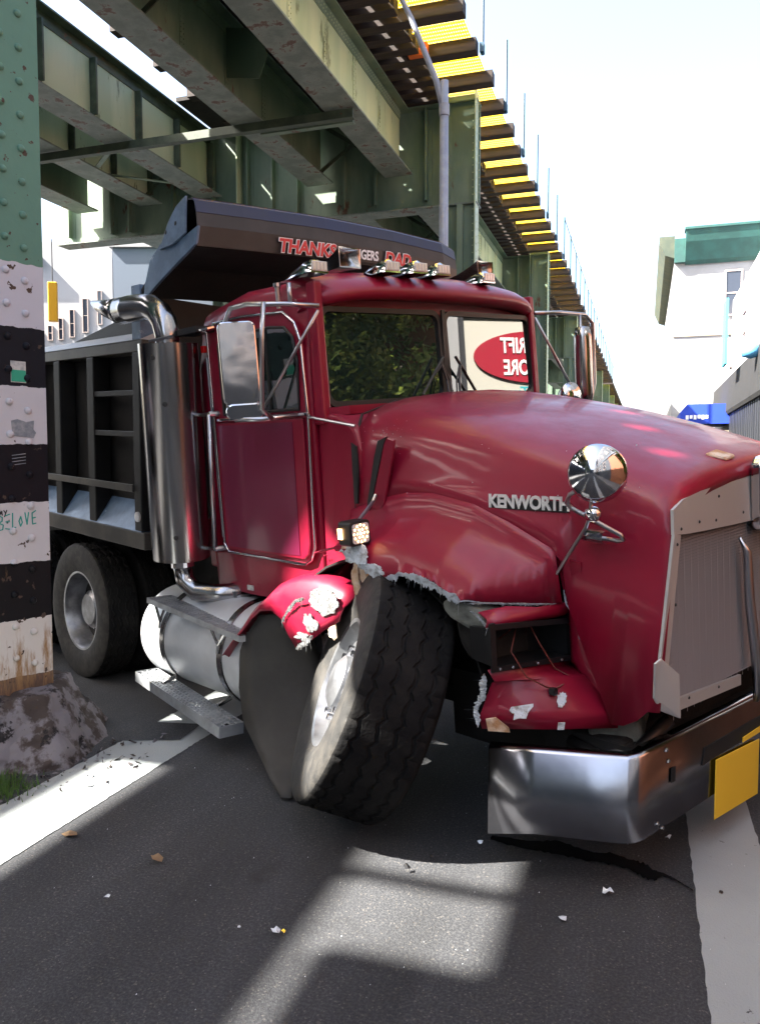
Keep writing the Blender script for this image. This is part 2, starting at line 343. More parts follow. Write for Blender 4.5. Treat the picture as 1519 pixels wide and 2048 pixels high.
def H2(a, b):   # camera-horizontal to world axes
    return Vector((math.cos(yaw)*a-math.sin(yaw)*b, math.sin(yaw)*a+math.cos(yaw)*b, 0))

# ================================================================== SETTING
g = MB().add([(-300, -200, 0), (300, -200, 0), (300, 900, 0), (-300, 900, 0)], [(0, 1, 2, 3)]).build('road', asphalt, kind='structure')
def stripe(x0, x1, y0, y1, cutx=None):
    n = 400; a = []; b = []
    for i in range(n+1):
        y = y0+(y1-y0)*i/n
        a.append((x0+random.uniform(-.004, .004), y, .004)); b.append((x1+random.uniform(-.004, .004), y, .004))
    return MB().grid([a, b])
stripe(.22, .51, -6, 16).build('right_road_line', stripem, kind='structure')
stripe(-2.96, -2.52, -4, 5.9).build('left_road_line', stripem, kind='structure')
MB().add([(-2.98, 4.0, .009), (-2.63, 4.12, .009), (-2.66, 4.42, .009), (-2.98, 4.36, .009)], [(0, 1, 2, 3)]).build('dark_line_patch', asphalt, kind='structure')  # dark quad laid over part of the left white line
MB().box(1.6, 6.0, -30, 120, -.1, .14).build('right_pavement', sidewalkm, kind='structure', bevel=.02)

# ------------------------------------------------------------------ elevated railway
rw = thing('elevated_railway', 'green riveted steel elevated railway with timber ties and yellow walkway overhead', 'elevated railway', (-7, 16, 0))
OFF = Vector((-7, 16, 0))
def rp(mb, name, m, parent=rw, **k):
    mb.xf = lambda v: v-OFF; return mb.build(name, m, parent, **k)
BY = [-8.7, 3.9, 16.5, 29.1, 41.7, 54.3, 66.9, 79.5, 92.1]
ZB, ZT = 7.62, 8.98
def girder(xc, y0, y1, m, face=1, stiff=1.27, stm=None, wf=.60, near=True):
    g = MB().box(xc-.012, xc+.012, y0, y1, ZB+.03, ZT-.03)
    g = rp(g, 'girder', m)
    f = MB().box(xc-wf/2, xc+wf/2, y0, y1, ZB, ZB+.03); rp(f, 'bottom_flange', steelrust, g)
    f = MB().box(xc-.2, xc+.2, y0, y1, ZT-.03, ZT)
    f.box(xc+.012, xc+.03, y0, y1, ZT-.22, ZT-.03).box(xc-.03, xc-.012, y0, y1, ZT-.22, ZT-.03)
    rp(f, 'top_flange', stiffm if stm else steel, g)
    f = MB().box(xc+.012, xc+.026, y0, y1, ZB+.03, ZB+.17).box(xc-.026, xc-.012, y0, y1, ZB+.03, ZB+.17); rp(f, 'bottom_angle', m, g)
    if stm:
        k = int((y1-y0)/1.27)
        for i in range(k+1):
            y = y0+.15+i*1.27*(y1-y0-.3)/(1.27*k)
            s = MB().box(xc+.026, xc+.16, y-.02, y+.02, ZB+.17, ZT-.22)
            if near: s.box(xc+.012, xc+.022, y+.02, y+.12, ZB+.17, ZT-.22)
            rp(s, 'stiffener', stm, g)
    else:
        k = int((y1-y0)/1.4)
        if near:
            rv = MB()
            for i in range(1, k+1):
                y = y0+i*(y1-y0)/(k+1)
                rp(MB().box(xc+.012, xc+.020, y-.07, y+.07, ZB+.17, ZT-.22), 'splice_plate', m, g)
                for j in range(14):
                    z = ZB+.2+j*.075
                    for dy in (-.035, .035):
                        rv.lathe([(.013, .0), (.010, .008), (0, .011)], (xc+.02, y+dy, z), (1, 0, 0), 6)
            yy = y0+.1
            while yy < y1:
                rv.lathe([(.013, .0), (.010, .008), (0, .011)], (xc+.03, yy, ZT-.16), (1, 0, 0), 6)
                rv.lathe([(.013, .0), (.010, .008), (0, .011)], (xc+.03, yy+.04, ZT-.08), (1, 0, 0), 6)
                rv.lathe([(.013, .0), (.010, .008), (0, .011)], (xc+.026, yy+.02, ZB+.1), (1, 0, 0), 6)
                yy += .09
            rp(rv, 'rivet_row', m, g, kind='stuff')
for i in range(len(BY)-1):
    y0, y1 = BY[i]+.2, BY[i+1]-.2
    if i == 0: rp(MB().box(-4.99, -4.95, y0, y1, 8.62, 8.97).box(-5.10, -4.84, y0, y1, 8.60, 8.62), 'shallow_girder', steel)  # unseen near span, made shallow so sun dapples reach the hood
    else: girder(-4.97, y0, y1, steellit, near=i < 3)
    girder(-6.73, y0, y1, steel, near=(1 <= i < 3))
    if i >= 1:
        girder(-9.40, y0, y1, steellit, stm=stiffm, near=i < 3)
        girder(-10.95, y0, y1, steellit, stm=stiffm, near=i < 3)
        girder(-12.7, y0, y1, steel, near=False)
# cross girders at the bents
for i, y in enumerate(BY[:-1]):
    g = rp(MB().box(-13.6, -3.30, y-.02, y+.02, 6.95, 8.95), 'cross_girder', steel)
    rp(MB().box(-13.6, -3.32, y-.22, y+.22, 6.92, 6.95), 'bottom_flange', steelrust, g)
    rp(MB().box(-13.6, -3.32, y-.2, y+.2, 8.955, 8.985).box(-13.6, -3.32, y-.035, y-.02, 6.95, 7.1), 'top_flange', steel, g)
    for x in (-13.3, -12.1, -11.6, -10.4, -9.7, -8.5, -7.9, -7.3, -6.2, -5.5, -4.4, -3.9):
        rp(MB().box(x-.02, x+.02, y-.17, y-.036, 7.1, 8.95).box(x+.02, x+.1, y-.034, y-.022, 7.1, 8.95), 'stiffener', steel, g)
    if i < 3:
        rv = MB()
        x = -13.5
        while x < -3.4:
            rv.lathe([(.014, 0), (.011, .009), (0, .012)], (x, y-.036, 7.03), (0, -1, 0), 6); x += .11
            rv.lathe([(.014, 0), (.011, .009), (0, .012)], (x, y-.16, 6.92), (0, 0, -1), 6)
        rp(rv, 'rivet_row', steel, g, kind='stuff')
# braces below the girders
b = rp(MB().box(-11.3, -4.75, 12.93, 12.96, 7.46, 7.60).box(-11.3, -4.75, 12.96, 13.06, 7.46, 7.475), 'brace_angle', stiffm)
b = rp(MB().box(-6.6, -4.85, 13.22, 13.25, 7.5, 7.61).box(-6.6, -4.85, 13.25, 13.34, 7.5, 7.512), 'brace_angle', steel)
for y in (6.5, 9.7, 16.0, 22.7, 25.9, 35):
    for (xa, xb) in ((-6.7, -5.0), (-10.9, -9.45)):
        if y < 9 and xa < -7: continue
        m_ = MB(); m_.bar((xa, y, ZB+.1), (xb, y, ZT-.15), .08, .02, (0, 1, 0)); m_.bar((xa, y+.05, ZT-.15), (xb, y+.05, ZB+.1), .08, .02, (0, 1, 0)); rp(m_, 'cross_brace', stiffm)
rp(MB().prism([(-6.70, 12.2, 8.05), (-6.1, 12.2, 7.95), (-5.95, 12.2, 8.3), (-6.15, 12.2, 8.75), (-6.70, 12.2, 8.85)], (0, .015, 0)), 'gusset_plate', steel)
rp(MB().bar((-10.9, 14.2, 7.66), (-9.3, 12.9, 7.66), .09, .02).bar((-10.9, 14.6, 7.75), (-9.3, 16.0, 7.75), .09, .02), 'cross_brace', steel)
# cover added over the track gap to narrow the sunlight on the cross girder
rp(MB().box(-9.18, -8.28, 14.6, 16.7, 9.0, 9.08), 'deck_or_sun_mask', deckm)
# timber deck
tie_l = None; n = 0
y = -7.0; k = 0
ties = []
while y < 78:
    long_ = (k % 3 == 0)
    x1 = -2.95 if long_ else -3.98
    if long_: x1 += random.uniform(-.04, .04)
    x0 = -7.75+random.uniform(-.06, .06) if (y < 4 or not long_) else -8.82+random.uniform(-.06, .06)
    t_ = rp(MB().box(x0, x1, y-.12, y+.12, 8.99, 9.22), 'tie', tiem)
    ties.append((y, long_)); y += .4233; k += 1
y = 4.0; k = 0
while y < 60:
    rp(MB().box(-12.9, -9.62, y-.12, y+.12, 8.99, 9.22), 'tie', tiem); y += .65
# boards between the ties, with small openings left between them
for (xa, xb) in ((-7.9, -6.45), (-6.33, -5.9), (-5.78, -5.45), (-5.33, -4.62), (-4.50, -4.22)):
    yy = -7
    while yy < 78:
        rp(MB().box(xa, xb, yy, yy+3.0, 9.225, 9.265), 'deck_board', deckm); yy += 3.02
for (xa, xb) in ((-12.9, -11.2), (-11.1, -10.2), (-10.1, -9.65)):
    yy = 4.2
    while yy < 60:
        rp(MB().box(xa, xb, yy, yy+4.0, 9.225, 9.265), 'deck_board', deckm); yy += 4.02
for x in (-6.6, -5.15, -11.0, -9.95): rp(MB().box(x-.035, x+.035, -7 if x > -8 else 4.2, 90, 9.27, 9.42), 'rail', stiffm)
# unseen solid deck added over the near span, slots cut for the sun patches
sd = MB()
sd.box(-13.6, -10.76, -14, 3.7, 9.0, 9.12).box(-10.22, -8.96, -14, 3.7, 9.0, 9.12).box(-10.76, -10.22, -14, -4, 9.0, 9.12).box(-10.76, -10.22, .6, 3.7, 9.0, 9.12)
sd.box(-10.76, -10.22, -.78, -.2, 9.0, 9.12).box(-10.76, -10.66, -4, -.78, 9.0, 9.12)
sd.box(-8.96, -7.9, .15, 3.7, 9.0, 9.12).box(-8.80, -7.9, -14, -2.05, 9.0, 9.12).prism([(-8.98, -1.56, 9.02), (-8.98, -1.50, 9.02), (-7.7, -1.52, 9.02), (-7.7, -1.58, 9.02)], (0, 0, .08))
rp(sd, 'deck_or_sun_mask', deckm)
rp(MB().box(-8.0, -2.9, -14, -7.3, 9.0, 9.12), 'deck_or_sun_mask', deckm)
far = MB(); yf = 78.3
while yf < 330: far.box(-8.0, -2.95, yf, yf+.3, 8.99, 9.22); yf += 1.27
rp(far, 'distant_ties', tiem, kind='stuff')
rp(MB().box(-13.6, -4.2, 78.3, 330, 9.225, 9.27), 'deck_or_sun_mask', deckm); rp(MB().box(-4.15, -3.1, 78.3, 330, 9.23, 9.25), 'walkway_grating', gratingm)
for x in (-4.97, -9.4, -12.7): rp(MB().box(x-.012, x+.012, 92, 330, ZB, ZT).box(x-.3, x+.3, 92, 330, ZB-.03, ZB), 'girder', steel)
far = MB()
for k in range(19): far.box(-13.6, -3.30, 92.1+k*12.6-.05, 92.1+k*12.6+.05, 6.95, 8.95)
rp(far, 'distant_cross_girders', steel, kind='stuff')
rp(MB().box(-13.6, -2.9, -72, -14.1, 9.0, 9.2), 'deck_or_sun_mask', deckm)
for x in (-4.97, -6.73, -9.4, -10.95): rp(MB().box(x-.012, x+.012, -72, -8.9, ZB, ZT).box(x-.3, x+.3, -72, -8.9, ZB-.03, ZB), 'girder', steel)
for y in (-21.3, -33.9, -46.5, -59.1): rp(MB().box(-13.6, -3.30, y-.05, y+.05, 6.95, 8.95), 'cross_girder', steel)
# yellow walkway grating panels between long ties
gp = None
proto = MB()
L_ = 3*.4233
for i in range(26):
    x = -4.18+i*.043
    proto.box(x, x+.012, .02, L_-.02, 9.232, 9.262)
for j in range(11):
    yv = .06+j*.115
    proto.box(-4.19, -3.08, yv, yv+.05, 9.244, 9.256)
yy = -7.0; first = None
while yy < 76:
    if first is None:
        first = rp(proto, 'walkway_grating', gratingm); first.location.y += yy; base = first.location.copy()
    else: dup(first, rw, (base[0], base[1]+(yy+7.0), base[2]))
    yy += L_
rp(MB().box(-4.20, -3.85, 14.35, 14.7, 9.0, 9.22), 'orange_board', orangem)
rp(MB().box(-8.15, -7.65, 12.9, 13.5, 8.97, 9.2), 'orange_board', orangem)
# handrail posts on every second long tie
k = 0
for (yt, lg) in ties:
    if not lg: continue
    k += 1
    if k % 2 or yt < 4: continue
    h = rp(MB().tube([(-2.90, yt+.05, 8.97), (-2.90, yt+.05, 10.45)], .032, 6), 'handrail_post', bluesteel)
    rp(MB().box(-2.94, -2.87, yt-.02, yt+.12, 9.0, 9.16), 'post_shoe', bluesteel, h)
rp(MB().tube([(-2.90, 30, 10.42), (-2.90, 78, 10.42)], .015, 5), 'handrail_wire', bluesteel)

# ------------------------------------------------------------------ columns
def column(x, y, label, near, parent_thing=None):
    c = thing('steel_column', label, 'column', (x, y, 0), 0, 'riveted columns under the railway')
    b = MB().box(-.30, .30, -.01, .01, 0, 9.1); b.build('web', steel, c)
    for s in (-1, 1):
        b = MB().box(s*.30-.012+.012*s, s*.30+.012+.012*s, -.17, .17, 0, 9.14)
        f = b.build('flange', steellit if s > 0 else steel, c)  # street-side flange coloured lighter for the light it catches
    b = MB().box(-.06, .06, -.16, -.012, 0, 6.9).box(-.28, -.2, -.02, -.012, 0, 8.9).box(.2, .28, -.02, -.012, 0, 8.9); b.build('stiffener', steel, c)
    b = MB().box(-.42, .42, -.3, .3, 0, .04); b.build('base_plate', steelrust, c)
    if near:
        rv = MB()
        for j in range(60):
            z = .3+j*.145
            for yy_ in (-.10, .10): rv.lathe([(.016, 0), (.012, .009), (0, .012)], (.336, yy_, z+(.07 if yy_ > 0 else 0)), (1, 0, 0), 6)
            rv.lathe([(.014, 0), (.011, .009), (0, .012)], (.24, -.02, z), (0, -1, 0), 6)
        rv.build('rivet_row', steellit, c, kind='stuff')
    return c
column(-3.66, 16.5-.12, 'tall riveted green column rising behind the truck cab and lamp pole', True)
column(-3.66, 29.1-.12, 'second riveted green column beyond the cab, seen over its right roof edge', True)
for i, y in enumerate(BY[4:]+[92.1+12.6*k for k in range(1, 14)]):
    column(-3.66, y-.12, 'distant green railway column beyond the truck far side mirror', False)
for i, y in enumerate([-21.3, -8.7]):
    column(-3.66, y-.12, 'green column of the near row behind the viewpoint', False)
for i, y in enumerate(BY[2:-1]):
    column(-9.0, y-.12, 'green column of the inner row under the railway', False)

# near striped column
u = Vector((.405, .913, 0)).normalized(); nn = Vector((.913, -.405, 0)).normalized()
Rp = Vector((-3.298, 3.828, 0)); W2 = .32
sc = thing('striped_column', 'near riveted steel column banded black and white, pale green above', 'column', tuple(Rp-u*W2/2), math.atan2(u.y, u.x))
# local x runs along the face, local -y points out of the face
def sbox(x0, x1, y0, y1, z0, z1, name, par=sc, m=bandm): return MB().box(x0, x1, y0, y1, z0, z1).build(name, m, par)
sbox(-W2/2, W2/2, 0, .02, .3, 9.1, 'flange'); sbox(-W2/2, W2/2, .38, .40, .3, 9.1, 'flange')
sbox(-.012, .012, .02, .38, .3, 9.1, 'web')
sbox(-W2/2-.006, -W2/2+.012, .02, .38, .3, 9.1, 'side_plate')
rvm = MB().lathe([(.022, 0), (.020, .007), (.013, .014), (0, .017)], (0, 0, 0), (0, -1, 0), 10)
r0 = None
for j in range(46):
    for (xx, dz) in ((-.052, .045), (.052, 0)):
        z = .52+j*.182+dz
        if z > 8.9: continue
        if r0 is None: r0 = rvm.build('rivet', bandm, sc, smooth=True); r0.location = (xx, -.0005, z)
        else: dup(r0, sc, (xx, -.0005, z))
# marks on the column
st = MB().box(-.04, .045, -.003, -.0005, 2.13, 2.25).build('paper_sticker', stickerm, sc); MB().box(-.038, .043, -.005, -.0032, 2.135, 2.20).build('printed_band', stickergreen, st)
pts = [(-.055, 0, 1.915), (-.02, 0, 1.925), (.03, 0, 1.91), (.075, 0, 1.92), (.07, 0, 1.87), (.085, 0, 1.85), (.07, 0, 1.82), (.0, 0, 1.825), (-.05, 0, 1.83)]
MB().prism([(x+.01, -.0005, z) for x, _, z in pts], (0, -.002, 0)).build('torn_sticker', stickerdark, sc)
gr = MB()
def stroke(mb, pts, w, dy=-.003):
    for a, b in zip(pts[:-1], pts[1:]):
        a = Vector(a); b = Vector(b); d = (b-a).normalized(); p_ = Vector((-d.y, d.x))*w/2; a2 = a-d*w*.3; b2 = b+d*w*.3
        mb.prism([(a2.x-p_.x, dy, a2.y-p_.y), (b2.x-p_.x, dy, b2.y-p_.y), (b2.x+p_.x, dy, b2.y+p_.y), (a2.x+p_.x, dy, a2.y+p_.y)], (0, .002, 0))
LET = {'B': [[(0, 0), (0, 1)], [(0, 1), (.5, .85), (.45, .6), (0, .5), (.6, .35), (.5, .05), (0, 0)]], 'E': [[(.6, 1), (0, .9)], [(.55, .5), (.05, .5)], [(.6, 0), (0, .05)]], 'L': [[(.1, 1), (.05, 0), (.5, .05)]],
       'O': [[(.3, .7), (.05, .4), (.25, .05), (.5, .3), (.3, .7)]], 'V': [[(0, .9), (.25, .1), (.5, .9)]], 'e': [[(.6, .95), (.1, .8), (.1, .45), (.55, .5)], [(.1, .45), (.15, .05), (.6, .1)]], 'm': [[(0, 0), (.1, .8), (.3, .2), (.5, .8), (.6, 0)]], 'y': [[(0, .9), (.3, .4)], [(.6, .9), (.1, -.3)]]}
x = -.13
for ch in 'BELOVe':
    for s_ in LET[ch]: stroke(gr, [(x+a*.042, 1.30+b*.085+(x+.13)*.12) for a, b in s_], .006)
    x += .037
gr.build('teal_scrawl', inktealm, sc)
gr = MB(); x = -.125
for ch in 'my':
    for s_ in LET[ch]: stroke(gr, [(x+a*.028, 1.385+b*.03) for a, b in s_], .005)
    x += .025
gr.build('black_scrawl', inkm, sc)
gr = MB()
for j in range(4): stroke(gr, [(-.045, 1.70-j*.018+.02), (.03, 1.71-j*.018+.02)], .004)
MB().box(-.05, .035, -.002, -.0005, 1.99-.32+.0, 1.745).build('faded_stencil', stickerm, sc) if False else gr.build('faded_stencil', stickerdark, sc)
for j in range(3):
    pass
# concrete base of the column
c0 = Rp-u*W2/2-nn*.2
b = MB(); rows = []
nr, na = 46, 150
for i in range(nr+1):
    t_ = i/nr
    row = []
    for k in range(na):
        a = 2*math.pi*k/na
        sq = 1/max(abs(math.cos(a-.42)), abs(math.sin(a-.42)))**.55
        if t_ < .72:
            q = t_/.72; rr = (.56-.24*q**.9)*sq*.93; z = .36*q-.01
        else:
            q = (t_-.72)/.28; rr = .32*(1-q)*sq*.93; z = .36+.03*math.sin(q*1.6)
        p_ = Vector((math.cos(a)*rr, math.sin(a)*rr, z))
        nv = noise.noise(p_*4+Vector((3, 1, 2)))*.08+noise.noise(p_*13)*.05+noise.noise(p_*30)*.03
        p_ = p_*(1+nv*(.9 if t_ < .8 else .3)); p_.z = max(p_.z, -.02) if i else -.02
        row.append(p_)
    rows.append(row)
cb = MB().grid(rows, closed=True).build('concrete_footing', conc, smooth=True, label='battered concrete footing with peeling paint round the striped column', cat='footing'); cb.location = (c0.x, c0.y, 0)
# rubble and grass at its foot
rb = MB()
for i in range(160):
    a = random.uniform(-2.2, .5); r_ = random.uniform(.55, .95)
    p_ = Vector((c0.x+math.cos(a)*r_, c0.y+math.sin(a)*r_, 0)); s_ = random.uniform(.006, .03)
    q = [p_+Vector((random.uniform(-s_, s_), random.uniform(-s_, s_), random.uniform(0, s_))) for _ in range(4)]
    rb.add(q, [(0, 1, 2), (0, 2, 3), (0, 3, 1), (1, 3, 2)])
rb.build('rubble', conc, kind='stuff', label='crumbled grit around the foot of the concrete footing', cat='rubble')
gs = MB()
for i in range(900):
    px_, py_ = random.gauss(-3.15, .10), random.gauss(3.17, .09)
    h = random.uniform(.02, .07); a = random.uniform(0, 6.28); w = .0035
    gs.add([(px_-w*math.cos(a), py_-w*math.sin(a), 0), (px_+w*math.cos(a), py_+w*math.sin(a), 0), (px_+random.uniform(-.03, .03), py_+random.uniform(-.03, .03), h)], [(0, 1, 2)])
gs.build('grass', grassm, kind='stuff', label='small tuft of green grass beside the concrete footing', cat='grass')

# ------------------------------------------------------------------ lamp pole
lp = thing('street_lamp', 'slim grey lamp pole with a bracket arm rising beside the railway', 'street lamp', (-2.63, 10.7, 0))
MB().tube([(0, 0, 0), (0, 0, 6.75)], [.075, .055], 14).build('pole', galv, lp, smooth=True)
MB().tube([(0, 0, .0), (0, 0, .5)], [.13, .11], 12).build('pole_base', galv, lp, smooth=True)
MB().tube([(0, 0, 6.35), (-.10, -.04, 6.75), (-.42, -.14, 7.55), (-.60, -.2, 7.92), (-.9, -.3, 8.1), (-1.4, -.5, 8.16)], [.042, .04, .036, .033, .03, .03], 10).build('bracket_arm', galv, lp, smooth=True)
MB().tube([(0, 0, 6.30), (0, 0, 6.45)], .068, 12).build('clamp', galv, lp)
MB().tube([(-1.3, -.46, 8.13), (-1.75, -.62, 8.12)], [.08, .12], 10).build('lamp_head', galv, lp)

# ------------------------------------------------------------------ right side of the street
def window(mb_parent, org, ux, w, h, out, name='window', fw=.07):
    # org: lower left corner, ux unit vector along wall, out: outward normal
    org = Vector(org); ux = Vector(ux); out = Vector(out); uz = Vector((0, 0, 1))
    def bx(a0, a1, z0, z1, d0, d1):
        vs = [org+ux*a+uz*z+out*d for a in (a0, a1) for z in (z0, z1) for d in (d0, d1)]
        return MB().add(vs, [(0, 1, 3, 2), (4, 6, 7, 5), (0, 4, 5, 1), (2, 3, 7, 6), (0, 2, 6, 4), (1, 5, 7, 3)])
    pf = bx(0, w, 0, h, .005, .02).build(name, winm, mb_parent)
    for q in (bx(-fw, 0, -fw, h+fw, .0, .06), bx(w, w+fw, -fw, h+fw, .0, .06), bx(0, w, h, h+fw, 0, .06), bx(0, w, -fw, 0, 0, .10), bx(0, w, h*.5-fw*.4, h*.5+fw*.4, .02, .05)):
        q.build('frame', shade_frame, pf)
    return pf
# shuttered shop row (X=3 facade), seen beyond the hood
sh = thing('shuttered_shop', 'shop front with grey vertical shutters under a charcoal awning, far right', 'shop', (3, 24, 0))
MB().box(0.05, 9, -3.5, 26, 0, 4.4).build('wall', whitewall, sh)
for i in range(52):
    y = -3.4+i*.5
    MB().box(-.02, .05, y, y+.30, .14, 3.56).build('shutter_panel', shutterm, sh)
MB().box(.0, .05, -3.5, 26, .1, 3.6).build('shutter_frame', shutterdk, sh)
aw = MB(); aw.prism([(.05, -3.5, 4.95), (.05, -3.5, 3.50), (-.10, -3.5, 3.50), (-.16, -3.5, 3.6), (-.10, -3.5, 4.85)], (0, 29, 0)); aw.build('awning', awningm, sh)
MB().lathe([(0, .26), (.13, .22), (.22, .13), (.26, 0), (.22, -.13), (0, -.2)], (-.28, -.1+1.6-1.0, 4.75), (0, 0, 1), 16).build('round_awning_end', lightblue, sh, smooth=True)
MB().box(-.6, -.52, 4.5, 5.6, 4.9, 7.0).build('banner', teal, sh)
ub = thing('white_commercial_building', 'white sunlit building rising above the shuttered shop', 'building', (3.3, 20.6, 0))
MB().box(0.3, 9, .0, 28, 4.45, 8.9).build('wall', whitewall, ub)
for i in range(4): window(ub, (.3, 2+i*5.5, 6.0), (0, 1, 0), 1.2, 1.5, (-1, 0, 0))
hs = thing('hanging_shop_sign', 'small blue and teal hanging sign on a bracket beyond the shop awning', 'sign', (2.3, 42, 5.2))
MB().box(-.4, .4, -.05, .05, 0, 1.0).build('sign_panel', lightblue, hs); MB().box(-.35, .3, -.05, .05, 1.2, 2.2).build('upper_panel', teal, hs); MB().box(-.3, .9, -.02, .02, 2.3, 2.36).build('bracket', shutterdk, hs)
bs = thing('blue_awning_kiosk', 'small shop with a bright blue awning and white lettering beyond the hood', 'kiosk', (1.6, 33, 0))
MB().box(0.1, 1.5, 0, 3, 0, 2.9).build('wall', tanwall, bs)
MB().prism([(-.35, -.1, 3.15), (-.35, -.1, 3.6), (-.1, -.1, 3.9), (1.5, -.1, 3.9), (1.5, -.1, 3.15)], (0, 3.2, 0)).build('awning', bluem, bs)
fl = MB()
for k in range(6): fl.box(-.15+k*.14, -.05+k*.14, -.115, -.10, 3.32+.03*(k % 2), 3.48)
fl.build('faded_lettering', textwhite, bs)
# corniced corner building
cbx = thing('corniced_corner_building', 'pale corner building with a heavy dark green cornice, upper right', 'building', (.95, 39, 0))
MB().box(.15, 14, .4, 24, 0, 11.0).build('wall', whitewall, cbx)
MB().prism([(.6, .3, 10.6), (.6, .1, 10.75), (.6, -.25, 11.5), (.6, -.4, 12.0), (.6, .3, 12.0)], (3.6, 0, 0)).build('front_cornice', corn, cbx)
MB().box(.55, 4.3, -.45, .3, 12.0, 12.1).build('cornice_cap', corn, cbx)
MB().box(0.14, .6, .1, .38, 10.7, 11.75).build('corner_return', corn, cbx)
MB().prism([(.15, .36, 10.95), (-.25, .36, 11.1), (-.52, .36, 11.7), (-.52, .36, 11.95), (.15, .36, 11.95)], (0, 19, 0)).build('side_cornice', corntan, cbx)
MB().box(.15, 9, .34, .42, 7.4, 7.6).build('string_course', tanwall, cbx)
for i in range(3): window(cbx, (2.35+i*1.5, .4, 8.3), (1, 0, 0), .6, 1.9, (0, -1, 0))
fb = thing('far_white_building', 'washed out white building at the far end of the street', 'building', (5, 66, 0))
MB().box(-1.2, 10, 0, 30, 0, 9).build('wall', whitewall, fb)
for i in range(3): window(fb, (-1.2, 2+i*4, 5), (0, 1, 0), 1.2, 1.7, (-1, 0, 0))

# shops opposite the truck: mirrored in its windscreen
bb = thing('brick_apartment_house', 'orange brick house with white trimmed windows beside the thrift shop', 'building', (3, -8, 0))
MB().box(0, 9, -8, 14.35, 4.9, 13).build('upper_wall', greystucco, bb)
MB().box(0, 9, 8.5, 14.35, .1, 4.9).build('wall', brickm, bb)
MB().box(0, 9, -8, 8.5, .1, 4.9).build('wall', greystucco, bb)
for i in range(7):
    for j in range(1 if i > 4 else 0, 3): window(bb, (0, -6.8+i*3.1, 2.55+j*3.6), (0, 1, 0), 1.1, 1.9, (-1, 0, 0))
MB().box(-.15, 0, -8, 14.35, 4.9, 5.2).build('string_course', greywall, bb)
fe = MB()
for (ya, za, yb, zb) in ((11.6, 2.3, 13.4, 3.7), (11.6, 2.36, 13.4, 3.76)): fe.bar((-.5, ya, za), (-.5, yb, zb), .03, .05)
fe.bar((-.5, 11.0, 3.75), (-.5, 14.0, 3.75), .9, .05).bar((-.9, 11.0, 4.6), (-.9, 14.0, 4.6), .04, .04)
for k in range(13): fe.bar((-.9, 11.0+k*.25, 3.75), (-.9, 11.0+k*.25, 4.6), .02, .02, (0, 1, 0))
fe.build('fire_escape', galv, bb)
ts = thing('thrift_shop', 'cream fronted shop with a dark red oval sign facing the truck', 'shop', (3, 6.45, 0))
MB().box(.0, 9, 0, 12, .1, 4.6).build('wall', brickm, ts)
MB().box(.0, 9, 0, 12, 4.6, 10).build('upper_wall', greystucco, ts)
MB().box(-.06, 0, .12, 5.0, .3, 3.75).build('shop_front', whitewall, ts)
MB().box(-.10, -.06, .35, 3.6, 2.6, 3.6).build('sign_board', signcream, ts)
fr = MB()
for (a, b_, c, d) in ((.31, 3.64, 3.6, 3.64), (.31, 3.64, 2.56, 2.60), (.31, .35, 2.6, 3.6), (3.6, 3.64, 2.6, 3.6)): fr.box(-.13, -.06, a, b_, c, d)
fr.build('sign_frame', shutterdk, ts)
ov = [(-.11, 1.30+.84*math.cos(a), 3.14+.31*math.sin(a)) for a in [2*math.pi*i/48 for i in range(48)]]
MB().prism(ov, (-.02, 0, 0)).build('oval_sign', signred, ts)
TSM = lambda y, z: basis((-.14, y, z), (0, -1, 0), (0, 0, 1))
text('sign_lettering', 'THRIFT', textwhite, ts, TSM(1.10, 3.19), .25, off=.006, align='CENTER', sx=.72)
text('sign_lettering', 'STORE', textwhite, ts, TSM(1.10, 2.93), .25, off=.006, align='CENTER', sx=.72)
text('sign_lettering', 'Tues', signteal, ts, TSM(1.0, 2.66), .18, shear=.3, off=.004, align='CENTER')
MB().box(-.09, -.06, .6, 4.5, .5, 2.2).build('shop_window', winm, ts)
rb_ = thing('grey_terrace', 'long grey terrace on the right pavement behind the viewpoint', 'building', (3, -60, 0))
MB().box(0, 9, 0, 51.5, .1, 11).build('wall', greystucco, rb_)
for i in range(12): window(rb_, (0, 3+i*4, 5), (0, 1, 0), 1.2, 1.8, (-1, 0, 0))
lt = thing('left_terrace', 'long grey terrace along the left side of the street', 'building', (-17.5, -60, 0))
MB().box(-9, 0, 0, 68, 0, 10).build('wall', greystucco, lt)
for i in range(16):
    for z in (1.5, 6): window(lt, (0, 3+i*4, z), (0, 1, 0), 1.3, 1.9, (1, 0, 0))
eb_ = thing('end_building', 'plain grey building closing the street behind the viewpoint', 'building', (-8, -75, 0))
MB().box(-12, 22, -6, 0, 0, 14).build('wall', greystucco, eb_)
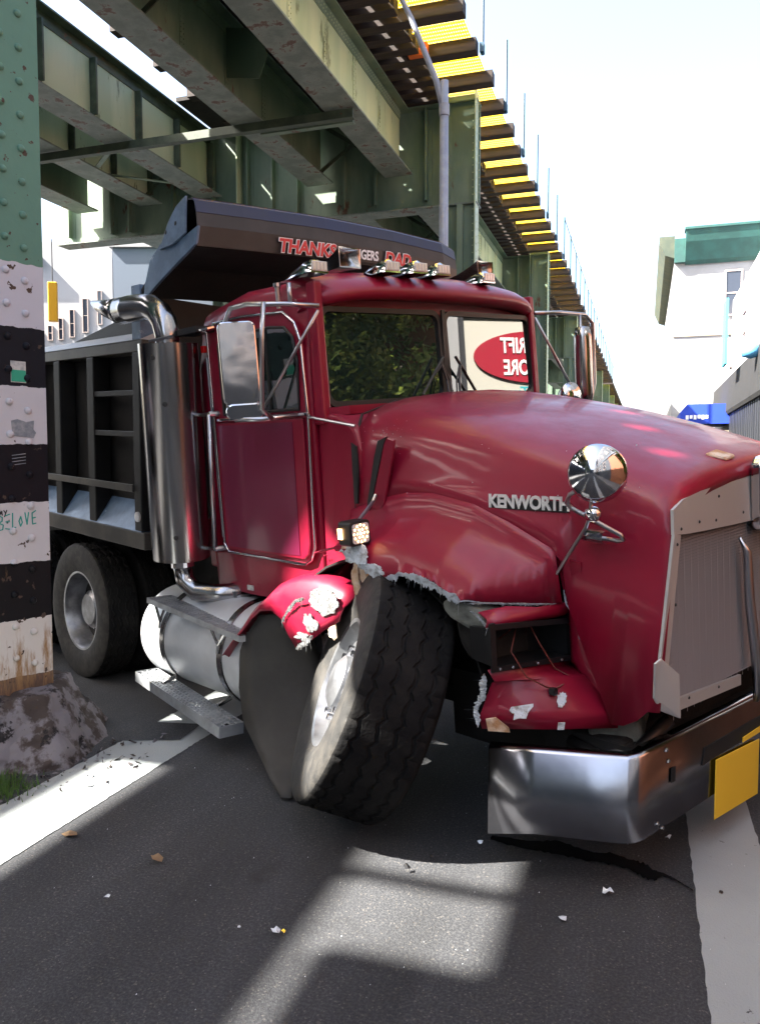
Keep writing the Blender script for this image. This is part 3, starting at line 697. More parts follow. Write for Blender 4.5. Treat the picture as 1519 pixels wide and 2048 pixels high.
# street tree outside the brick house
def tree(name, label, loc, h, r, n, group=None):
    t_ = thing(name, label, 'tree', loc, 0, group)
    tk = MB().tube([(0, 0, 0), (.05, .02, h*.35), (-.03, .05, h*.6), (.02, 0, h*.9)], [.14, .11, .08, .03], 10)
    for i in range(9):
        a = i*2.4; z = h*(.4+.05*i); d = r*(.8-.05*i)
        tk.tube([(0, 0, z), (math.cos(a)*d*.5, math.sin(a)*d*.5, z+d*.45), (math.cos(a)*d, math.sin(a)*d, z+d*.7)], [.05, .03, .012], 6)
    tk.build('trunk', barkm, t_, smooth=True)
    lf = MB(); cl = [(Vector((random.uniform(-.75, .75), random.uniform(-.8, .75), random.uniform(-.85, .8))), random.uniform(.16, .36)) for _ in range(60)]
    for i in range(n):
        c_, cr = random.choice(cl)
        p_ = c_+Vector((random.gauss(0, 1), random.gauss(0, 1), random.gauss(0, 1))).normalized()*cr*random.uniform(.4, 1)
        p_ = Vector((p_.x*r, p_.y*r, h*.68+p_.z*h*.33)); s_ = random.uniform(.03, .06)
        a = Vector((random.gauss(0, 1), random.gauss(0, 1), random.gauss(0, 1))).normalized(); b_ = a.orthogonal().normalized()
        lf.add([p_-a*s_, p_+b_*s_*.5, p_+a*s_, p_-b_*s_*.5], [(0, 1, 2, 3)])
    lf.v = [v for v in lf.v]
    me = bpy.data.meshes.new('crown'); me.from_pydata([tuple(v) for v in lf.v], [], lf.f); me.materials.append(leafm)
    o = bpy.data.objects.new('crown', me); COL.objects.link(o); o.parent = t_
    return t_
tree('street_tree', 'leafy street tree on the right pavement outside the brick house', (2.2, 4.75, .1), 4.2, 1.15, 24000)

# ------------------------------------------------------------------ left background
lb = thing('white_apartment_block', 'sunlit white building with narrow windows glimpsed under the railway', 'building', tuple(H2(-8.4, 26)), yaw)
MB().box(-7.5, -.15, 0, 9, 0, 8.7).build('wall', whitewall, lb)
MB().box(-7.5, -2.4, -.25, 0, 8.0, 8.25).build('string_course', tanwall, lb)
for (x0, x1, z0, z1) in ((-.62, -.50, 6.1, 7.15), (-1.10, -.95, 5.85, 6.9), (-1.52, -1.39, 5.7, 6.55), (-1.88, -1.76, 5.62, 6.28), (-2.22, -2.10, 5.6, 6.05), (-2.5, -2.42, 5.55, 5.85)):
    window(lb, (x0, 0, z0), (1, 0, 0), x1-x0, z1-z0, (0, -1, 0), fw=.015)
gw = thing('blue_grey_warehouse', 'blue grey wall of a plain building behind the dump bed', 'building', tuple(H2(-7.86, 24)), yaw)
MB().box(0, 4.5, 0, 9, 0, 8.0).build('wall', greywall, gw)
MB().box(-.1, 4.6, -.1, 9, 8.0, 8.25).build('parapet', whitewall, gw)
tn = thing('tan_building', 'tan roofed building at the far left behind the signal', 'building', tuple(H2(-19, 42)), 0)
MB().prism([Vector((0, 0, 0)), H2(5, 0), H2(5, 8), H2(0, 8)], (0, 0, 11.8)).build('wall', tanwall, tn)
MB().prism([Vector((-.3, -.3, 11.8)), H2(5.4, -.4)+Vector((0, 0, 11.8)), H2(5.4, 8)+Vector((0, 0, 11.8)), H2(-.4, 8)+Vector((0, 0, 11.8))], (0, 0, .6)).build('cornice', brickm, tn)
sg = thing('traffic_signal', 'yellow traffic signal hanging on a thin wire beside the striped column', 'traffic signal', tuple(H2(-8.05, 20)+Vector((0, 0, 5.15))), yaw+.3)
MB().box(-.11, .11, -.11, .11, 0, .95).build('housing', yellowsig, sg, bevel=.02)
for i in range(3): MB().lathe([(.085, 0), (.085, .12), (.075, .12), (.075, .01), (0, .01)], (0, .11, .17+i*.3), (0, 1, 0), 14).build('visor', yellowsig, sg)
MB().tube([(0, 0, .95), (0, 0, 2.0)], .014, 6).build('hanger', shutterdk, sg)

# ================================================================== TRUCK
TH = R(43.6)
TF = H2(math.sin(TH), -math.cos(TH)); TL = H2(math.cos(TH), math.sin(TH))
P0 = H2(-2.18, 6.01); TO = P0+TF*3.0+TL*1.22
trot = math.atan2(TF.y, TF.x)
truck = thing('dump_truck', 'crashed red dump truck with black dump bed, torn front fender and splayed front wheel', 'dump truck', tuple(TO), trot)
RHO = R(5.5); cR, sR = math.cos(RHO), math.sin(RHO)
def RV(v):
    v = Vector(v); a = v.y+1.22; b = v.z-.5
    return Vector((v.x, -1.22+a*cR-b*sR, .5+a*sR+b*cR))
def w2l(v, pt=True):
    v = Vector(v)-(TO if pt else Vector((0, 0, 0))); return Vector((v.dot(TF), v.dot(TL), v.z))
def RM(): return MB(RV)
def lerp(a, b, t): return a+(b-a)*t
def interp(tb, x):
    if x <= tb[0][0]: return tb[0][1]
    for (a, b), (c, d) in zip(tb[:-1], tb[1:]):
        if x <= c: return b+(d-b)*(x-a)/(c-a)
    return tb[-1][1]

# ---- chassis
ch = MB().box(-7.4, 1.15, -.46, -.38, .62, .88).box(-7.4, 1.15, .38, .46, .62, .88)
for x in (-6.5, -5, -3.9, -2.6, -1.2, 0, 1.0): ch.box(x, x+.1, -.38, .38, .66, .84)
chassis = ch.build('chassis_frame', blackflat, truck)
MB().box(-2.05, -1.5, -.8, -.1, .75, 1.7).build('frame_bracket', blackflat, chassis)
en = RM(); en.box(-.1, 1.05, -.50, .60, .62, 1.50).box(-.3, .1, -.75, .75, .95, 1.6).box(.15, .9, -.72, -.5, .95, 1.05)
en.tube([(.2, -.55, .9), (.5, -.6, 1.1), (.8, -.55, .85)], .04).tube([(-.1, -.8, 1.0), (.0, -.7, .7), (.1, -.6, .55)], .03)
en.box(-.6, 1.1, -.52, .5, .30, .75).box(.25, 1.15, -.80, -.5, .28, .62).box(-1.2, -.6, -.3, .3, .35, .8)  # extra dark blocks added so the space under the truck stays black
en.build('engine', blackflat, truck)
MB().tube([(0, -.95, .52), (0, 1.0, .55)], .06).box(-.35, .4, -.66, -.56, .52, .60).build('front_axle', blackflat, truck)

# ---- wheels
def tyre(Rr, w, n=240, blocks=38):
    mb = MB(); rows = []
    hw = w/2; gp_ = [-.30, -.10, .10, .30]
    for i in range(n):
        th = 2*math.pi*i/n
        tri = abs(((i*blocks/n) % 1)*2-1)-.5
        cut = .006 if ((i*blocks/n) % 1) < .12 else 0
        prof = [(.298, hw*.80), (.31, hw*.86), (.36, hw*.97), (Rr*.78, hw*1.0), (Rr*.88, hw*.985), (Rr*.955, hw*.94), (Rr*.985-cut, hw*.88)]
        prof += [(Rr-cut*1.5, hw*.80)]
        for gx in gp_[::-1]:
            c_ = gx*w*1.0+tri*.020+.004*math.sin(i*1.7)
            prof += [(Rr-cut*.3, c_+.011), (Rr-.010, c_+.005), (Rr-.010, c_-.005), (Rr-cut*.3, c_-.011)]
        prof += [(Rr-cut*1.5, -hw*.80), (Rr*.985-cut, -hw*.88), (Rr*.955, -hw*.94), (Rr*.88, -hw*.985), (Rr*.78, -hw), (.36, -hw*.97), (.31, -hw*.86), (.298, -hw*.8)]
        rows.append([(math.cos(th)*r, math.sin(th)*r, h) for r, h in prof])
    rows.append(rows[0])
    return mb.grid(rows)
def wheel(parent, Rr, w, deep, M, label=None):
    hw = w/2
    if deep: pr = [(.302, hw*.80), (.31, hw*.86), (.295, hw*.84), (.272, hw*.55), (.268, -.02), (.255, -.045), (.20, -.052), (.15, -.05), (.15, .02), (.12, .05), (0, .055)]
    else: pr = [(.302, hw*.80), (.31, hw*.86), (.292, hw*.83), (.275, hw*.62), (.262, hw*.45), (.22, hw*.62), (.185, hw*.66), (.13, hw*.64), (.125, hw*.82), (.085, hw*.95), (0, hw*.97)]
    rim = MB().lathe(pr, (0, 0, 0), (0, 0, 1), 48).build('wheel', rimm, parent, auto=40)
    MB().lathe([(.298, -hw*.8), (.27, -hw*.5), (.25, 0), (.02, .0)], (0, 0, -.03), (0, 0, 1), 32).build('rim_back', blackflat, rim)
    ty = tyre(Rr, w).build('tyre', tyrem, rim, auto=35)
    ty.data.materials.append(sidewallm)
    for f_ in ty.data.polygons:
        c_f = f_.center
        if c_f.z > w*.435 and math.hypot(c_f.x, c_f.y) < Rr*.972: f_.material_index = 1
    nz_ = -.045 if deep else hw*.64
    nut = MB().tube([(.165, 0, nz_), (.165, 0, nz_+.03)], .016, 6); no = nut.build('lug_nut', chrome, rim)
    hole = MB().lathe([(.028, .0), (.02, -.001), (0, -.0015)], (.225, 0, 0), (0, 0, 1), 14)
    for k in range(1, 10):
        d = dup(no, rim); d.rotation_euler = (0, 0, k*math.pi/5)
    rim.matrix_local = M
    return rim
# broken front wheel, leaning inwards at the top
ctr = Vector((-.050, .597, 3.72))
n_cam = Vector((-.921, .362, .14))                      # right, up, towards the viewer
def cam2w(r, u_, t): return H2(r, -t)+Vector((0, 0, u_))
ax = w2l(cam2w(*n_cam), False).normalized(); cl_ = w2l(H2(ctr.x, ctr.z)+Vector((0, 0, ctr.y)))
Mx = basis(cl_, Vector((0, 0, 1)).cross(ax), ax.cross(Vector((0, 0, 1)).cross(ax)))
fw_ = wheel(truck, .565, .40, False, Mx); fw_['label'] = 'broken front wheel leaning inward under the torn fender'
# text on rear tyre etc. omitted: too faint to read
def wm(x, y, z, s):   # s=-1 faces right side
    M = Matrix.Rotation(math.pi/2 if s < 0 else -math.pi/2, 4, 'X'); M.translation = Vector((x, y, z)); return M
rwh = wheel(truck, .53, .27, True, wm(-3.27, -1.085, .52, -1))
def copy_wheel(src, M):
    r_ = dup(src, truck); r_.matrix_local = M
    for c_ in list(src.children):
        d = dup(c_, r_)
    return r_
for (x, y, s_) in ((-3.27, -.77, 1), (-4.62, -1.085, -1), (-4.62, -.77, 1), (-3.27, 1.085, 1), (-3.27, .77, -1), (-4.62, 1.085, 1), (0.0, 1.02, 1)):
    copy_wheel(rwh, wm(x, y, .52, s_))
MB().tube([(-3.27, -.9, .52), (-3.27, .9, .52)], .09).tube([(-4.62, -.9, .52), (-4.62, .9, .52)], .09).build('rear_axles', blackflat, truck)

# ---- cab
def sec(x, zb, zt, hw, hwt, r=.12, n=5, ztc=None):
    pts = [(x, -hw, zb), (x, -hw-.0, (zb+zt)/2), (x, -hw, zt-.35)]
    for k in range(n+1):
        a = math.pi/2*k/n
        pts.append((x, -(hwt-r+r*math.cos(a)), zt-r+r*math.sin(a)))
    ztc = ztc or zt+.03
    m_ = [(x, -hwt*.5, lerp(zt, ztc, .75)), (x, 0, ztc), (x, hwt*.5, lerp(zt, ztc, .75))]
    return pts+m_+[(p_[0], -p_[1], p_[2]) for p_ in pts[::-1]]
rows = [sec(-1.62, .90, 2.44, .90, .86), sec(-1.60, .88, 2.53, .95, .90), sec(-1.52, .86, 2.60, .975, .93), sec(-1.1, .86, 2.655, .985, .95), sec(-.60, .88, 2.64, .985, .95), sec(-.47, .92, 2.55, .975, .95)]
cb_ = RM().grid(rows)
cb_.cap(rows[0][::-1]); cb_.cap(rows[-1])
cab = cb_.build('cab', redpaint, truck, auto=40, bevel=.012)
# roof visor brow
vr = []
for (x, dz, dy) in ((-.62, .03, 0), (-.50, .015, .015), (-.38, -.03, .02), (-.30, -.085, .02), (-.285, -.125, .015), (-.33, -.14, 0), (-.47, -.13, -.01)):
    row = []
    for k in range(21):
        s_ = -1+k/10.; y = s_*(.955+dy); edge = abs(s_)**6
        xx = x-.06*abs(s_)**3-.16*abs(s_)**14*(1 if x > -.47 else 0)
        row.append((xx, y, 2.648+dz+.018*(1-s_*s_)-.05*edge))
    vr.append(row)
RM().grid(vr).build('roof_visor', redpaint, cab, smooth=True, thick=.012)
# cowl between door and hood
RM().prism([(-.47, -.97, .93), (-.40, -.97, 1.0), (-.22, -.955, 1.22), (-.15, -.95, 1.45), (-.15, -.94, 1.72), (-.20, -.93, 1.84), (-.30, -.93, 1.90), (-.47, -.95, 1.93)], (0, 1.9, 0)).build('cowl', redpaint, cab, bevel=.02)
RM().prism([(-.385, -.93, 1.90), (-.30, -.86, 1.905), (-.30, .86, 1.905), (-.385, .93, 1.90)], (0, 0, .045)).build('cowl_top', redpaint, cab)
# A pillars and header
for s_ in (-1, 1):
    RM().prism([(-.47, s_*.97, 1.86), (-.385, s_*.965, 1.86), (-.40, s_*.955, 2.60), (-.47, s_*.955, 2.60)], (0, -s_*.055, 0)).build('pillar', redpaint, cab, bevel=.012)
# windscreens
def rrect(y0, y1, z0, z1, r, n=5):
    out = []
    for (cy, cz, a0) in ((y1-r, z1-r, 0), (y0+r, z1-r, 90), (y0+r, z0+r, 180), (y1-r, z0+r, 270)):
        for k in range(n+1): a = R(a0+90*k/n); out.append((cy+r*math.cos(a), cz+r*math.sin(a)))
    return out
for s_ in (-1, 1):
    def pl(y, z, d=0): return (-.375+.0-abs(y)*.035-.02*(z-1.95)/.5+d, y, z)
    ya, yb = (-.925, -.012) if s_ < 0 else (.012, .925)
    pts = rrect(ya, yb, 1.945, 2.475, .07); inn = rrect(ya+.028, yb-.028, 1.975, 2.447, .05)
    w_ = RM().prism([pl(y, z, -.01) for y, z in inn], (.004, 0, 0)).build('windshield', cabglass, cab)
    rg = RM(); rg.grid([[pl(y, z, -.012) for y, z in pts+pts[:1]], [pl(y, z, .010) for y, z in pts+pts[:1]], [pl(y, z, .010) for y, z in inn+inn[:1]], [pl(y, z, -.012) for y, z in inn+inn[:1]]]).build('rubber_seal', rubberseal, w_)
RM().box(-.384, -.372, -.014, .014, 1.95, 2.475).build('windshield_divider', rubberseal, cab)
# dashboard card glimpsed low behind the glass is left to the reflection
for s_ in (-1, 1):
    w_ = RM().tube([(-.30, s_*.05-.02, 1.97), (-.325, s_*.055, 2.06), (-.335, s_*.085, 2.15)], .008, 6).tube([(-.30, s_*.02-.02, 1.97), (-.325, s_*.03, 2.06), (-.335, s_*.075, 2.15)], .005, 6)
    w_.tube([(-.345, s_*.055, 2.20), (-.352, s_*.24, 1.985)], .009, 6).tube([(-.335, s_*.085, 2.15), (-.342, s_*.14, 2.10)], .008, 6).build('wiper', blackpl, cab)
# door
dr = [(-1.40, 1.16), (-1.36, 1.11), (-.60, 1.10), (-.54, 1.13), (-.505, 1.20), (-.475, 1.9), (-.49, 2.30), (-.53, 2.40), (-.62, 2.465), (-1.0, 2.49), (-1.30, 2.49), (-1.38, 2.44)]
door = RM().prism([(x, -.995, z) for x, z in dr], (0, .02, 0)).build('door', redpaint, cab, bevel=.006)
tr_ = [(x, -1.0, z) for x, z in dr]; RM().tube(tr_+tr_[:1], .0085, 8, caps=False).build('door_trim', chrome, door, smooth=True)
RM().prism([(x, -1.012, z) for x, z in ((-1.36, 1.135), (-.60, 1.13), (-.555, 1.16), (-.535, 1.22), (-.51, 1.9), (-1.36, 1.9))], (0, .015, 0)).build('door_panel', redpaint, door, bevel=.006)
RM().prism([(-1.335, -1.0155, 1.15), (-.625, -1.0155, 1.15), (-.60, -1.0155, 1.885), (-1.335, -1.0155, 1.885)], (0, .003, 0)).build('door_sign_panel', reddoor, door)
wn = [(x, z) for x, z in ((-1.27, 1.95), (-.545, 1.95), (-.53, 2.2), (-.555, 2.33), (-.62, 2.385), (-.75, 2.40), (-1.20, 2.40), (-1.27, 2.36))]
sw = RM().prism([(x, -.999, z) for x, z in wn], (0, .003, 0)).build('side_window', cabglass, door)
RM().tube([(x, -1.0, z) for x, z in wn+wn[:1]], .009, 6, caps=False).build('window_seal', rubberseal, sw)
RM().box(-.80, -.785, -1.008, -.995, 1.95, 2.40).build('window_divider', rubberseal, sw)
RM().box(-1.33, -.45, -1.022, -1.004, 1.912, 1.930).build('window_sill_trim', chrome, door, bevel=.004)
rv = RM()
for (x, z) in ((-.52, 1.02), (-.49, 1.05), (-.55, 1.0), (-.60, 1.0), (-.50, 1.0), (-.46, 1.02), (-.45, 1.16), (-.43, 1.165), (-.40, .98), (-.57, .97), (-.53, .965), (-.49, .96), (-1.1, .93), (-.9, .93)):
    rv.lathe([(.006, 0), (.004, .004), (0, .005)], (x, -.972-.012, z), (0, -1, 0), 6)
rv.build('rivet_row', redpaint, cab, kind='stuff')
RM().box(-1.21, -1.15, -.992, -.984, .885, .915).build('warning_label', stickerm, cab)
RM().prism([(-.86, -.99, .88), (-.45, -.99, .90), (-.45, -.99, .90), (-.86, -.99, .87)], (0, .003, 0)) 
# step box under the rear of the cab side
RM().box(-1.66, -1.56, -.96, -.2, .98, 1.30).build('cab_rear_corner', redpaint, cab, bevel=.02)
RM().tube([(-1.36, -1.05, 2.08-.12), (-1.44, -1.05, 1.14)], .016, 10).build('grab_rail', tubem, cab, smooth=True)
for z, x in ((1.96, -1.36), (1.13, -1.44)):
    RM().tube([(x, -1.05, z), (x+.02, -.98, z)], .018, 8).tube([(x, -1.05, z), (x-.16, -1.05, z)], .012, 8).build('rail_bracket', tubem, cab)
RM().tube([(-1.405, -1.0, 1.2), (-1.40, -1.0, 2.3)], .010, 6).build('door_hinge_rod', tubem, cab)
RM().tube([(-.47, -1.0, 1.905), (-.12, -.99, 1.845)], .008, 8).build('hood_stay', tubem, cab)
RM().tube([(-.66, -.99, 2.49), (-.65, -1.0, 2.60)], .013, 8).tube([(-.65, -1.0, 2.60), (-.65, -1.0, 2.62)], .02, 8).build('antenna_mount', tubem, cab)
# near west coast mirror
fr = RM(); X0, Y0 = -.62, -1.30
fr.tube([(-.34, -.98, 2.46), (-.42, -1.12, 2.475), (-.54, -1.28, 2.485), (-.66, -1.30, 2.48), (-.72, -1.30, 2.42), (-.735, -1.30, 2.2), (-.755, -1.30, 2.0), (-.74, -1.30, 1.945), (-.70, -1.30, 1.915), (-.56, -1.22, 1.91), (-.50, -1.05, 1.92)], .0125, 8)
fr.tube([(-.455, -1.24, 2.485), (-.47, -1.26, 2.3), (-.505, -1.27, 1.96), (-.52, -1.2, 1.91)], .0125, 8)
fr.tube([(-.345, -.985, 2.44), (-.80, -1.08, 1.93)], .009, 8).tube([(-.42, -1.1, 2.475), (-.42, -1.1, 2.58)], .011, 8)
mf = fr.build('mirror_bracket', tubem, cab, smooth=True)
def plate(cx_, cy_, cz_, w, h, d, dirx, diry, m, name, parent, r=.03, tilt=0.):
    # rounded plate: dirx across, normal = diry
    ux = Vector(dirx).normalized(); nv = Vector(diry).normalized(); uz = Vector((0, 0, 1))
    pts = rrect(-w/2, w/2, -h/2, h/2, r); c_ = Vector((cx_, cy_, cz_))
    return RM().prism([c_+ux*a+uz*b for a, b in pts], nv*d).build(name, m, parent, bevel=.008)
mdir = Vector((.80, -.60, 0)); mn = Vector((.60, .80, 0))  # seen nearly square on
mh = plate(-.675, -1.265, 2.205, .195, .43, -.05, (.55, .83, 0), (.83, -.55, 0), wavychrome, 'mirror_head', mf, .035)
m2 = RM(); c_ = Vector((-.675, -1.265, 2.205)); ux = Vector((.55, .83, 0)).normalized(); nv = Vector((-.83, .55, 0)).normalized()
pts = rrect(-.095, .095, -.20, .20, .03)
m2.prism([c_+nv*.052+ux*a+Vector((0, 0, b)) for a, b in pts], nv*.002).build('mirror_glass', mirglass, mh)
mh2 = plate(-.65, -1.27, 1.955, .20, .085, -.05, (.55, .83, 0), (.83, -.55, 0), chrome, 'convex_mirror', mf, .04)
# far mirror
fm = RM()
fm.tube([(-.40, .96, 2.49), (-.38, 1.25, 2.50), (-.36, 1.52, 2.49), (-.35, 1.60, 2.43), (-.35, 1.60, 2.0), (-.36, 1.56, 1.88), (-.38, 1.42, 1.86)], .014, 8)
fm.tube([(-.40, .96, 2.46), (-.37, 1.42, 1.87)], .010, 8).tube([(-.37, 1.42, 1.87), (-.33, 1.0, 1.82)], .014, 8).tube([(-.36, 1.45, 2.49), (-.36, 1.45, 1.88)], .012, 8)
mf2 = fm.build('mirror_bracket', tubem, cab, smooth=True)
RM().lathe([(.0, -.28), (.05, -.27), (.065, -.2), (.065, .2), (.05, .27), (0, .28)], (-.36, 1.475, 2.13), (0, 0, 1), 16).build('mirror_head', stainless, mf2, smooth=True)
RM().lathe([(0, -.09), (.05, -.07), (.08, 0), (.085, .02), (0, .03)], (-.34, 1.25, 1.93), (.9, -.3, .1), 16).build('convex_mirror', chrome, mf2, smooth=True)
# roof lights and horns
for (x, y) in ((-.43, -.93), (-.33, -.50), (-.31, -.30), (-.31, -.11), (-.38, .39)):
    zt = 2.650+.02*(1-y*y)
    body = RM()
    rws = []
    for (dx, hh, ww) in ((-.20, .012, .03), (-.12, .04, .05), (-.03, .062, .062), (.03, .066, .064), (.055, .05, .06)):
        rws.append([(x+dx, y+ww*math.cos(a), zt-.02+hh*max(0, math.sin(a))*1.15) for a in [math.pi*k/8 for k in range(9)]])
    body.grid(rws); body.cap(rws[-1])
    bo = body.build('roof_light', chrome, cab, auto=50)
    RM().box(x+.052, x+.062, y-.05, y+.05, zt-.012, zt+.038).build('lens', lensclear, bo, bevel=.004)
    for k in range(4): RM().box(x+.061, x+.065, y-.045+k*.024, y-.031+k*.024, zt-.005, zt+.03).build('lens_rib', badgem, bo)
for (x, y, z, xb, zb) in ((-.50, -.60, 2.755, -.98, 2.69), (-.46, .53, 2.755, -.98, 2.70)):
    hn = RM(); rws = []
    for (t_, hw_, hh_) in ((0, .012, .012), (.3, .02, .018), (.6, .032, .026), (.85, .055, .042), (1, .078, .055)):
        X = lerp(xb, x, t_); Z = lerp(zb, z, t_); rws.append([(X, y+a*hw_, Z+b*hh_) for a, b in ((-1, -1), (1, -1), (1, 1), (-1, 1), (-1, -1))])
    rws.append([(x-.005, y+a*.068, z+b*.045) for a, b in ((-1, -1), (1, -1), (1, 1), (-1, 1), (-1, -1))])
    rws.append([(x-.12, y+a*.035, z+b*.025) for a, b in ((-1, -1), (1, -1), (1, 1), (-1, 1), (-1, -1))])
    hn.grid(rws); hn.cap(rws[-1][:4])
    ho = hn.build('air_horn', stainless, cab, auto=60)
    RM().lathe([(0, -.03), (.045, -.02), (.055, 0), (.045, .03), (0, .04)], (xb, y, zb), (.8, -.5, .2), 16).build('horn_driver', chrome, ho, smooth=True)
    RM().tube([(xb+.25, y, 2.62), (xb+.25, y, zb+.01)], .012, 6).build('horn_foot', stainless, ho)

# ---- exhaust
ex = RM(); ex.tube([(-1.66, -1.16, 1.08), (-1.565, -1.16, 2.40)], .178, 40)
stack = ex.build('exhaust_shield', stainless, truck, auto=50)
pf = RM()
for k in range(44):
    t_ = .03+k*.0165; a = R(205)
    for da in (0, .09):
        cx_ = -1.66+.095*t_; r_ = .1795; an = R(251)+da
        p_ = Vector((cx_+r_*math.cos(an), -1.16+r_*math.sin(an), 1.12+1.32*t_+(.01 if da else 0)))
        pf.lathe([(.0065, 0), (.0060, .0008), (0, .001)], p_, (math.cos(an), math.sin(an), 0), 6)
pf.build('perforation', rubberseal, stack, kind='stuff')
for (t_, an) in ((.72, 318), (.10, 322), (.93, 300)):
    p_ = Vector((-1.66+.095*t_+.179*math.cos(R(an)), -1.16+.179*math.sin(R(an)), 1.10+1.30*t_))
    RM().lathe([(.016, 0), (.012, .002), (0, .003)], p_, (math.cos(R(an)), math.sin(R(an)), 0), 8).build('shield_bolt', rubberseal, stack)
el = RM(); path = [(-1.58, -1.15, 2.34), (-1.58, -1.15, 2.45), (-1.60, -1.15, 2.53), (-1.65, -1.15, 2.59), (-1.74, -1.15, 2.635), (-1.86, -1.15, 2.655), (-2.0, -1.15, 2.665), (-2.12, -1.15, 2.67)]
el.tube(path, [.072, .073, .075, .077, .079, .081, .083, .084], 28, caps=False)
pp = []
for k in range(29):
    a = 2*math.pi*k/28; pp.append(((-2.12, -1.15+.084*math.sin(a), 2.67+.084*math.cos(a)), (-2.20-.06*math.cos(a), -1.15+.086*math.sin(a), 2.672+.088*math.cos(a)), (-2.31-.17*math.cos(a)-.03*math.cos(a)**3, -1.15+.088*math.sin(a), 2.69+.098*math.cos(a))))
el.grid([[q[n_] for q in pp] for n_ in range(3)])
el.build('exhaust_stack', stainless, stack, smooth=True, thick=.004)
RM().tube([(-1.66, -1.16, 1.1), (-1.66, -1.16, 1.02)], .075, 20).build('pipe_clamp', chrome, stack)
RM().tube([(-1.66, -1.16, 1.04), (-1.65, -1.16, .93), (-1.58, -1.13, .86), (-1.47, -1.05, .84), (-1.3, -.9, .84)], .062, 18).build('exhaust_elbow', stainless, stack, smooth=True)
RM().box(-1.55, -1.30, -1.12, -.98, 2.44, 2.475).build('stack_bracket', blackpl, stack)
RM().tube([(-1.62, -1.25, 2.42), (-1.40, -1.22, 2.425)], .008, 6).build('clamp_rod', tubem, stack)
RM().box(-1.43, -1.40, -1.02, -.99, 2.33, 2.37).build('red_marker', redlens, cab)
RM().lathe([(0, .0), (.07, .01), (.09, .02), (.09, .03), (0, .04)], (-1.33, -1.02, 2.44), (0, -.2, 1), 14).build('bunk_lamp', chrome, cab)

# ---- hood
A = [(0, 1.985), (.2, 1.985), (.5, 1.968), (.68, 1.942), (.81, 1.90), (.885, 1.84), (.925, 1.74), (.945, 1.5), (.955, 1.32)]
B = [(0, 1.600), (.27, 1.592), (.46, 1.575), (.66, 1.545), (.745, 1.505), (.785, 1.445), (.80, 1.36), (.84, 1.12), (.945, .70)]
crest = [(-.25, 1.25), (-.04, 1.312), (.16, 1.352), (.32, 1.355), (.56, 1.31), (.75, 1.236), (.95, 1.139), (1.02, 1.08)]
def hsec(x, side):
    t_ = (x+.2)/1.58; b_ = .045*math.sin(math.pi*min(max(t_, 0), 1)); out = []
    for k, ((ya, za), (yb, zb)) in enumerate(zip(A, B)):
        y = lerp(ya, yb, t_); z = lerp(za, zb, t_)+b_*(1 if k < 6 else 0)
        if k == 7: z = lerp(za, zb, t_)
        if k == 8:
            if x <= 1.0: z = interp(crest, x)+.15; y = lerp(.955, .915, (x+.2)/1.2)
            else: z = interp([(1.0, 1.2), (1.01, 1.06), (1.21, .60), (1.30, .62), (1.38, .70)], x); y = lerp(.895, .945, (x-1)/.38)
        out.append((x, side*y, z))
    if x <= 1.0: out[7] = tuple((q+w)/2 for q, w in zip(out[6], out[8]))
    return out
rows = []
xs = [-.2, -.1, 0, .12, .25, .4, .55, .7, .85, .95, 1.0, 1.012, 1.05, 1.1, 1.15, 1.21, 1.27, 1.33, 1.38]
for x in xs:
    r_ = hsec(x, -1); l_ = hsec(x, 1); rows.append(r_[::-1]+l_[1:])
# nose rolls over to the grille
last = rows[-1]; nl = len(last)
for (nx_, dz_, sy_) in ((1.402, .018, .992), (1.416, .048, .985), (1.418, .080, .98)):
    rows.append([(nx_-.0*abs(p_[1]), p_[1]*sy_, p_[2]-(dz_ if 2 < i < nl-3 else 0)) for i, p_ in enumerate(last)])
hood = RM().grid(rows).build('hood', redpaint, truck, smooth=True, thick=.01)
rows = [[(x, -y, z) for y, z in ((.85, .62), (.90, .95), (.955, 1.3), (.93, 1.75), (.86, 1.9), (.6, 1.96), (0, 1.99), (-.6, 1.96), (-.86, 1.9), (-.955, 1.3))] for x in (-.2, -.215)]
RM().grid(rows).build('hood_rear_edge', rubberseal, hood, thick=.006)
RM().prism([(1.30, -.24, 1.615), (1.385, -.23, 1.595), (1.39, -.14, 1.60), (1.30, -.13, 1.625)], (0, 0, .018)).build('nose_patch', fibretan, hood, bevel=.008)
# vent slot
RM().prism([(x, -.958-(.006 if z < 1.6 else 0), z) for x, z in ((-.085, 1.425), (-.015, 1.42), (.02, 1.46), (.095, 1.70), (.115, 1.77), (.06, 1.785), (.035, 1.75))], (0, .016, 0)).build('hood_vent', redpaint, hood, bevel=.012)
RM().prism([(x, -.962-(.006 if z < 1.6 else 0), z) for x, z in ((-.108, 1.425), (-.085, 1.42), (.04, 1.75), (.065, 1.785), (.0, 1.765), (-.035, 1.68))], (0, .016, 0)).build('vent_opening', rubberseal, hood)
RM().prism([(-.205, -.962, 1.45), (-.175, -.965, 1.45), (-.165, -.955, 1.62), (-.175, -.945, 1.74), (-.215, -.945, 1.76)], (0, .01, 0)).build('hood_latch_hole', rubberseal, hood)
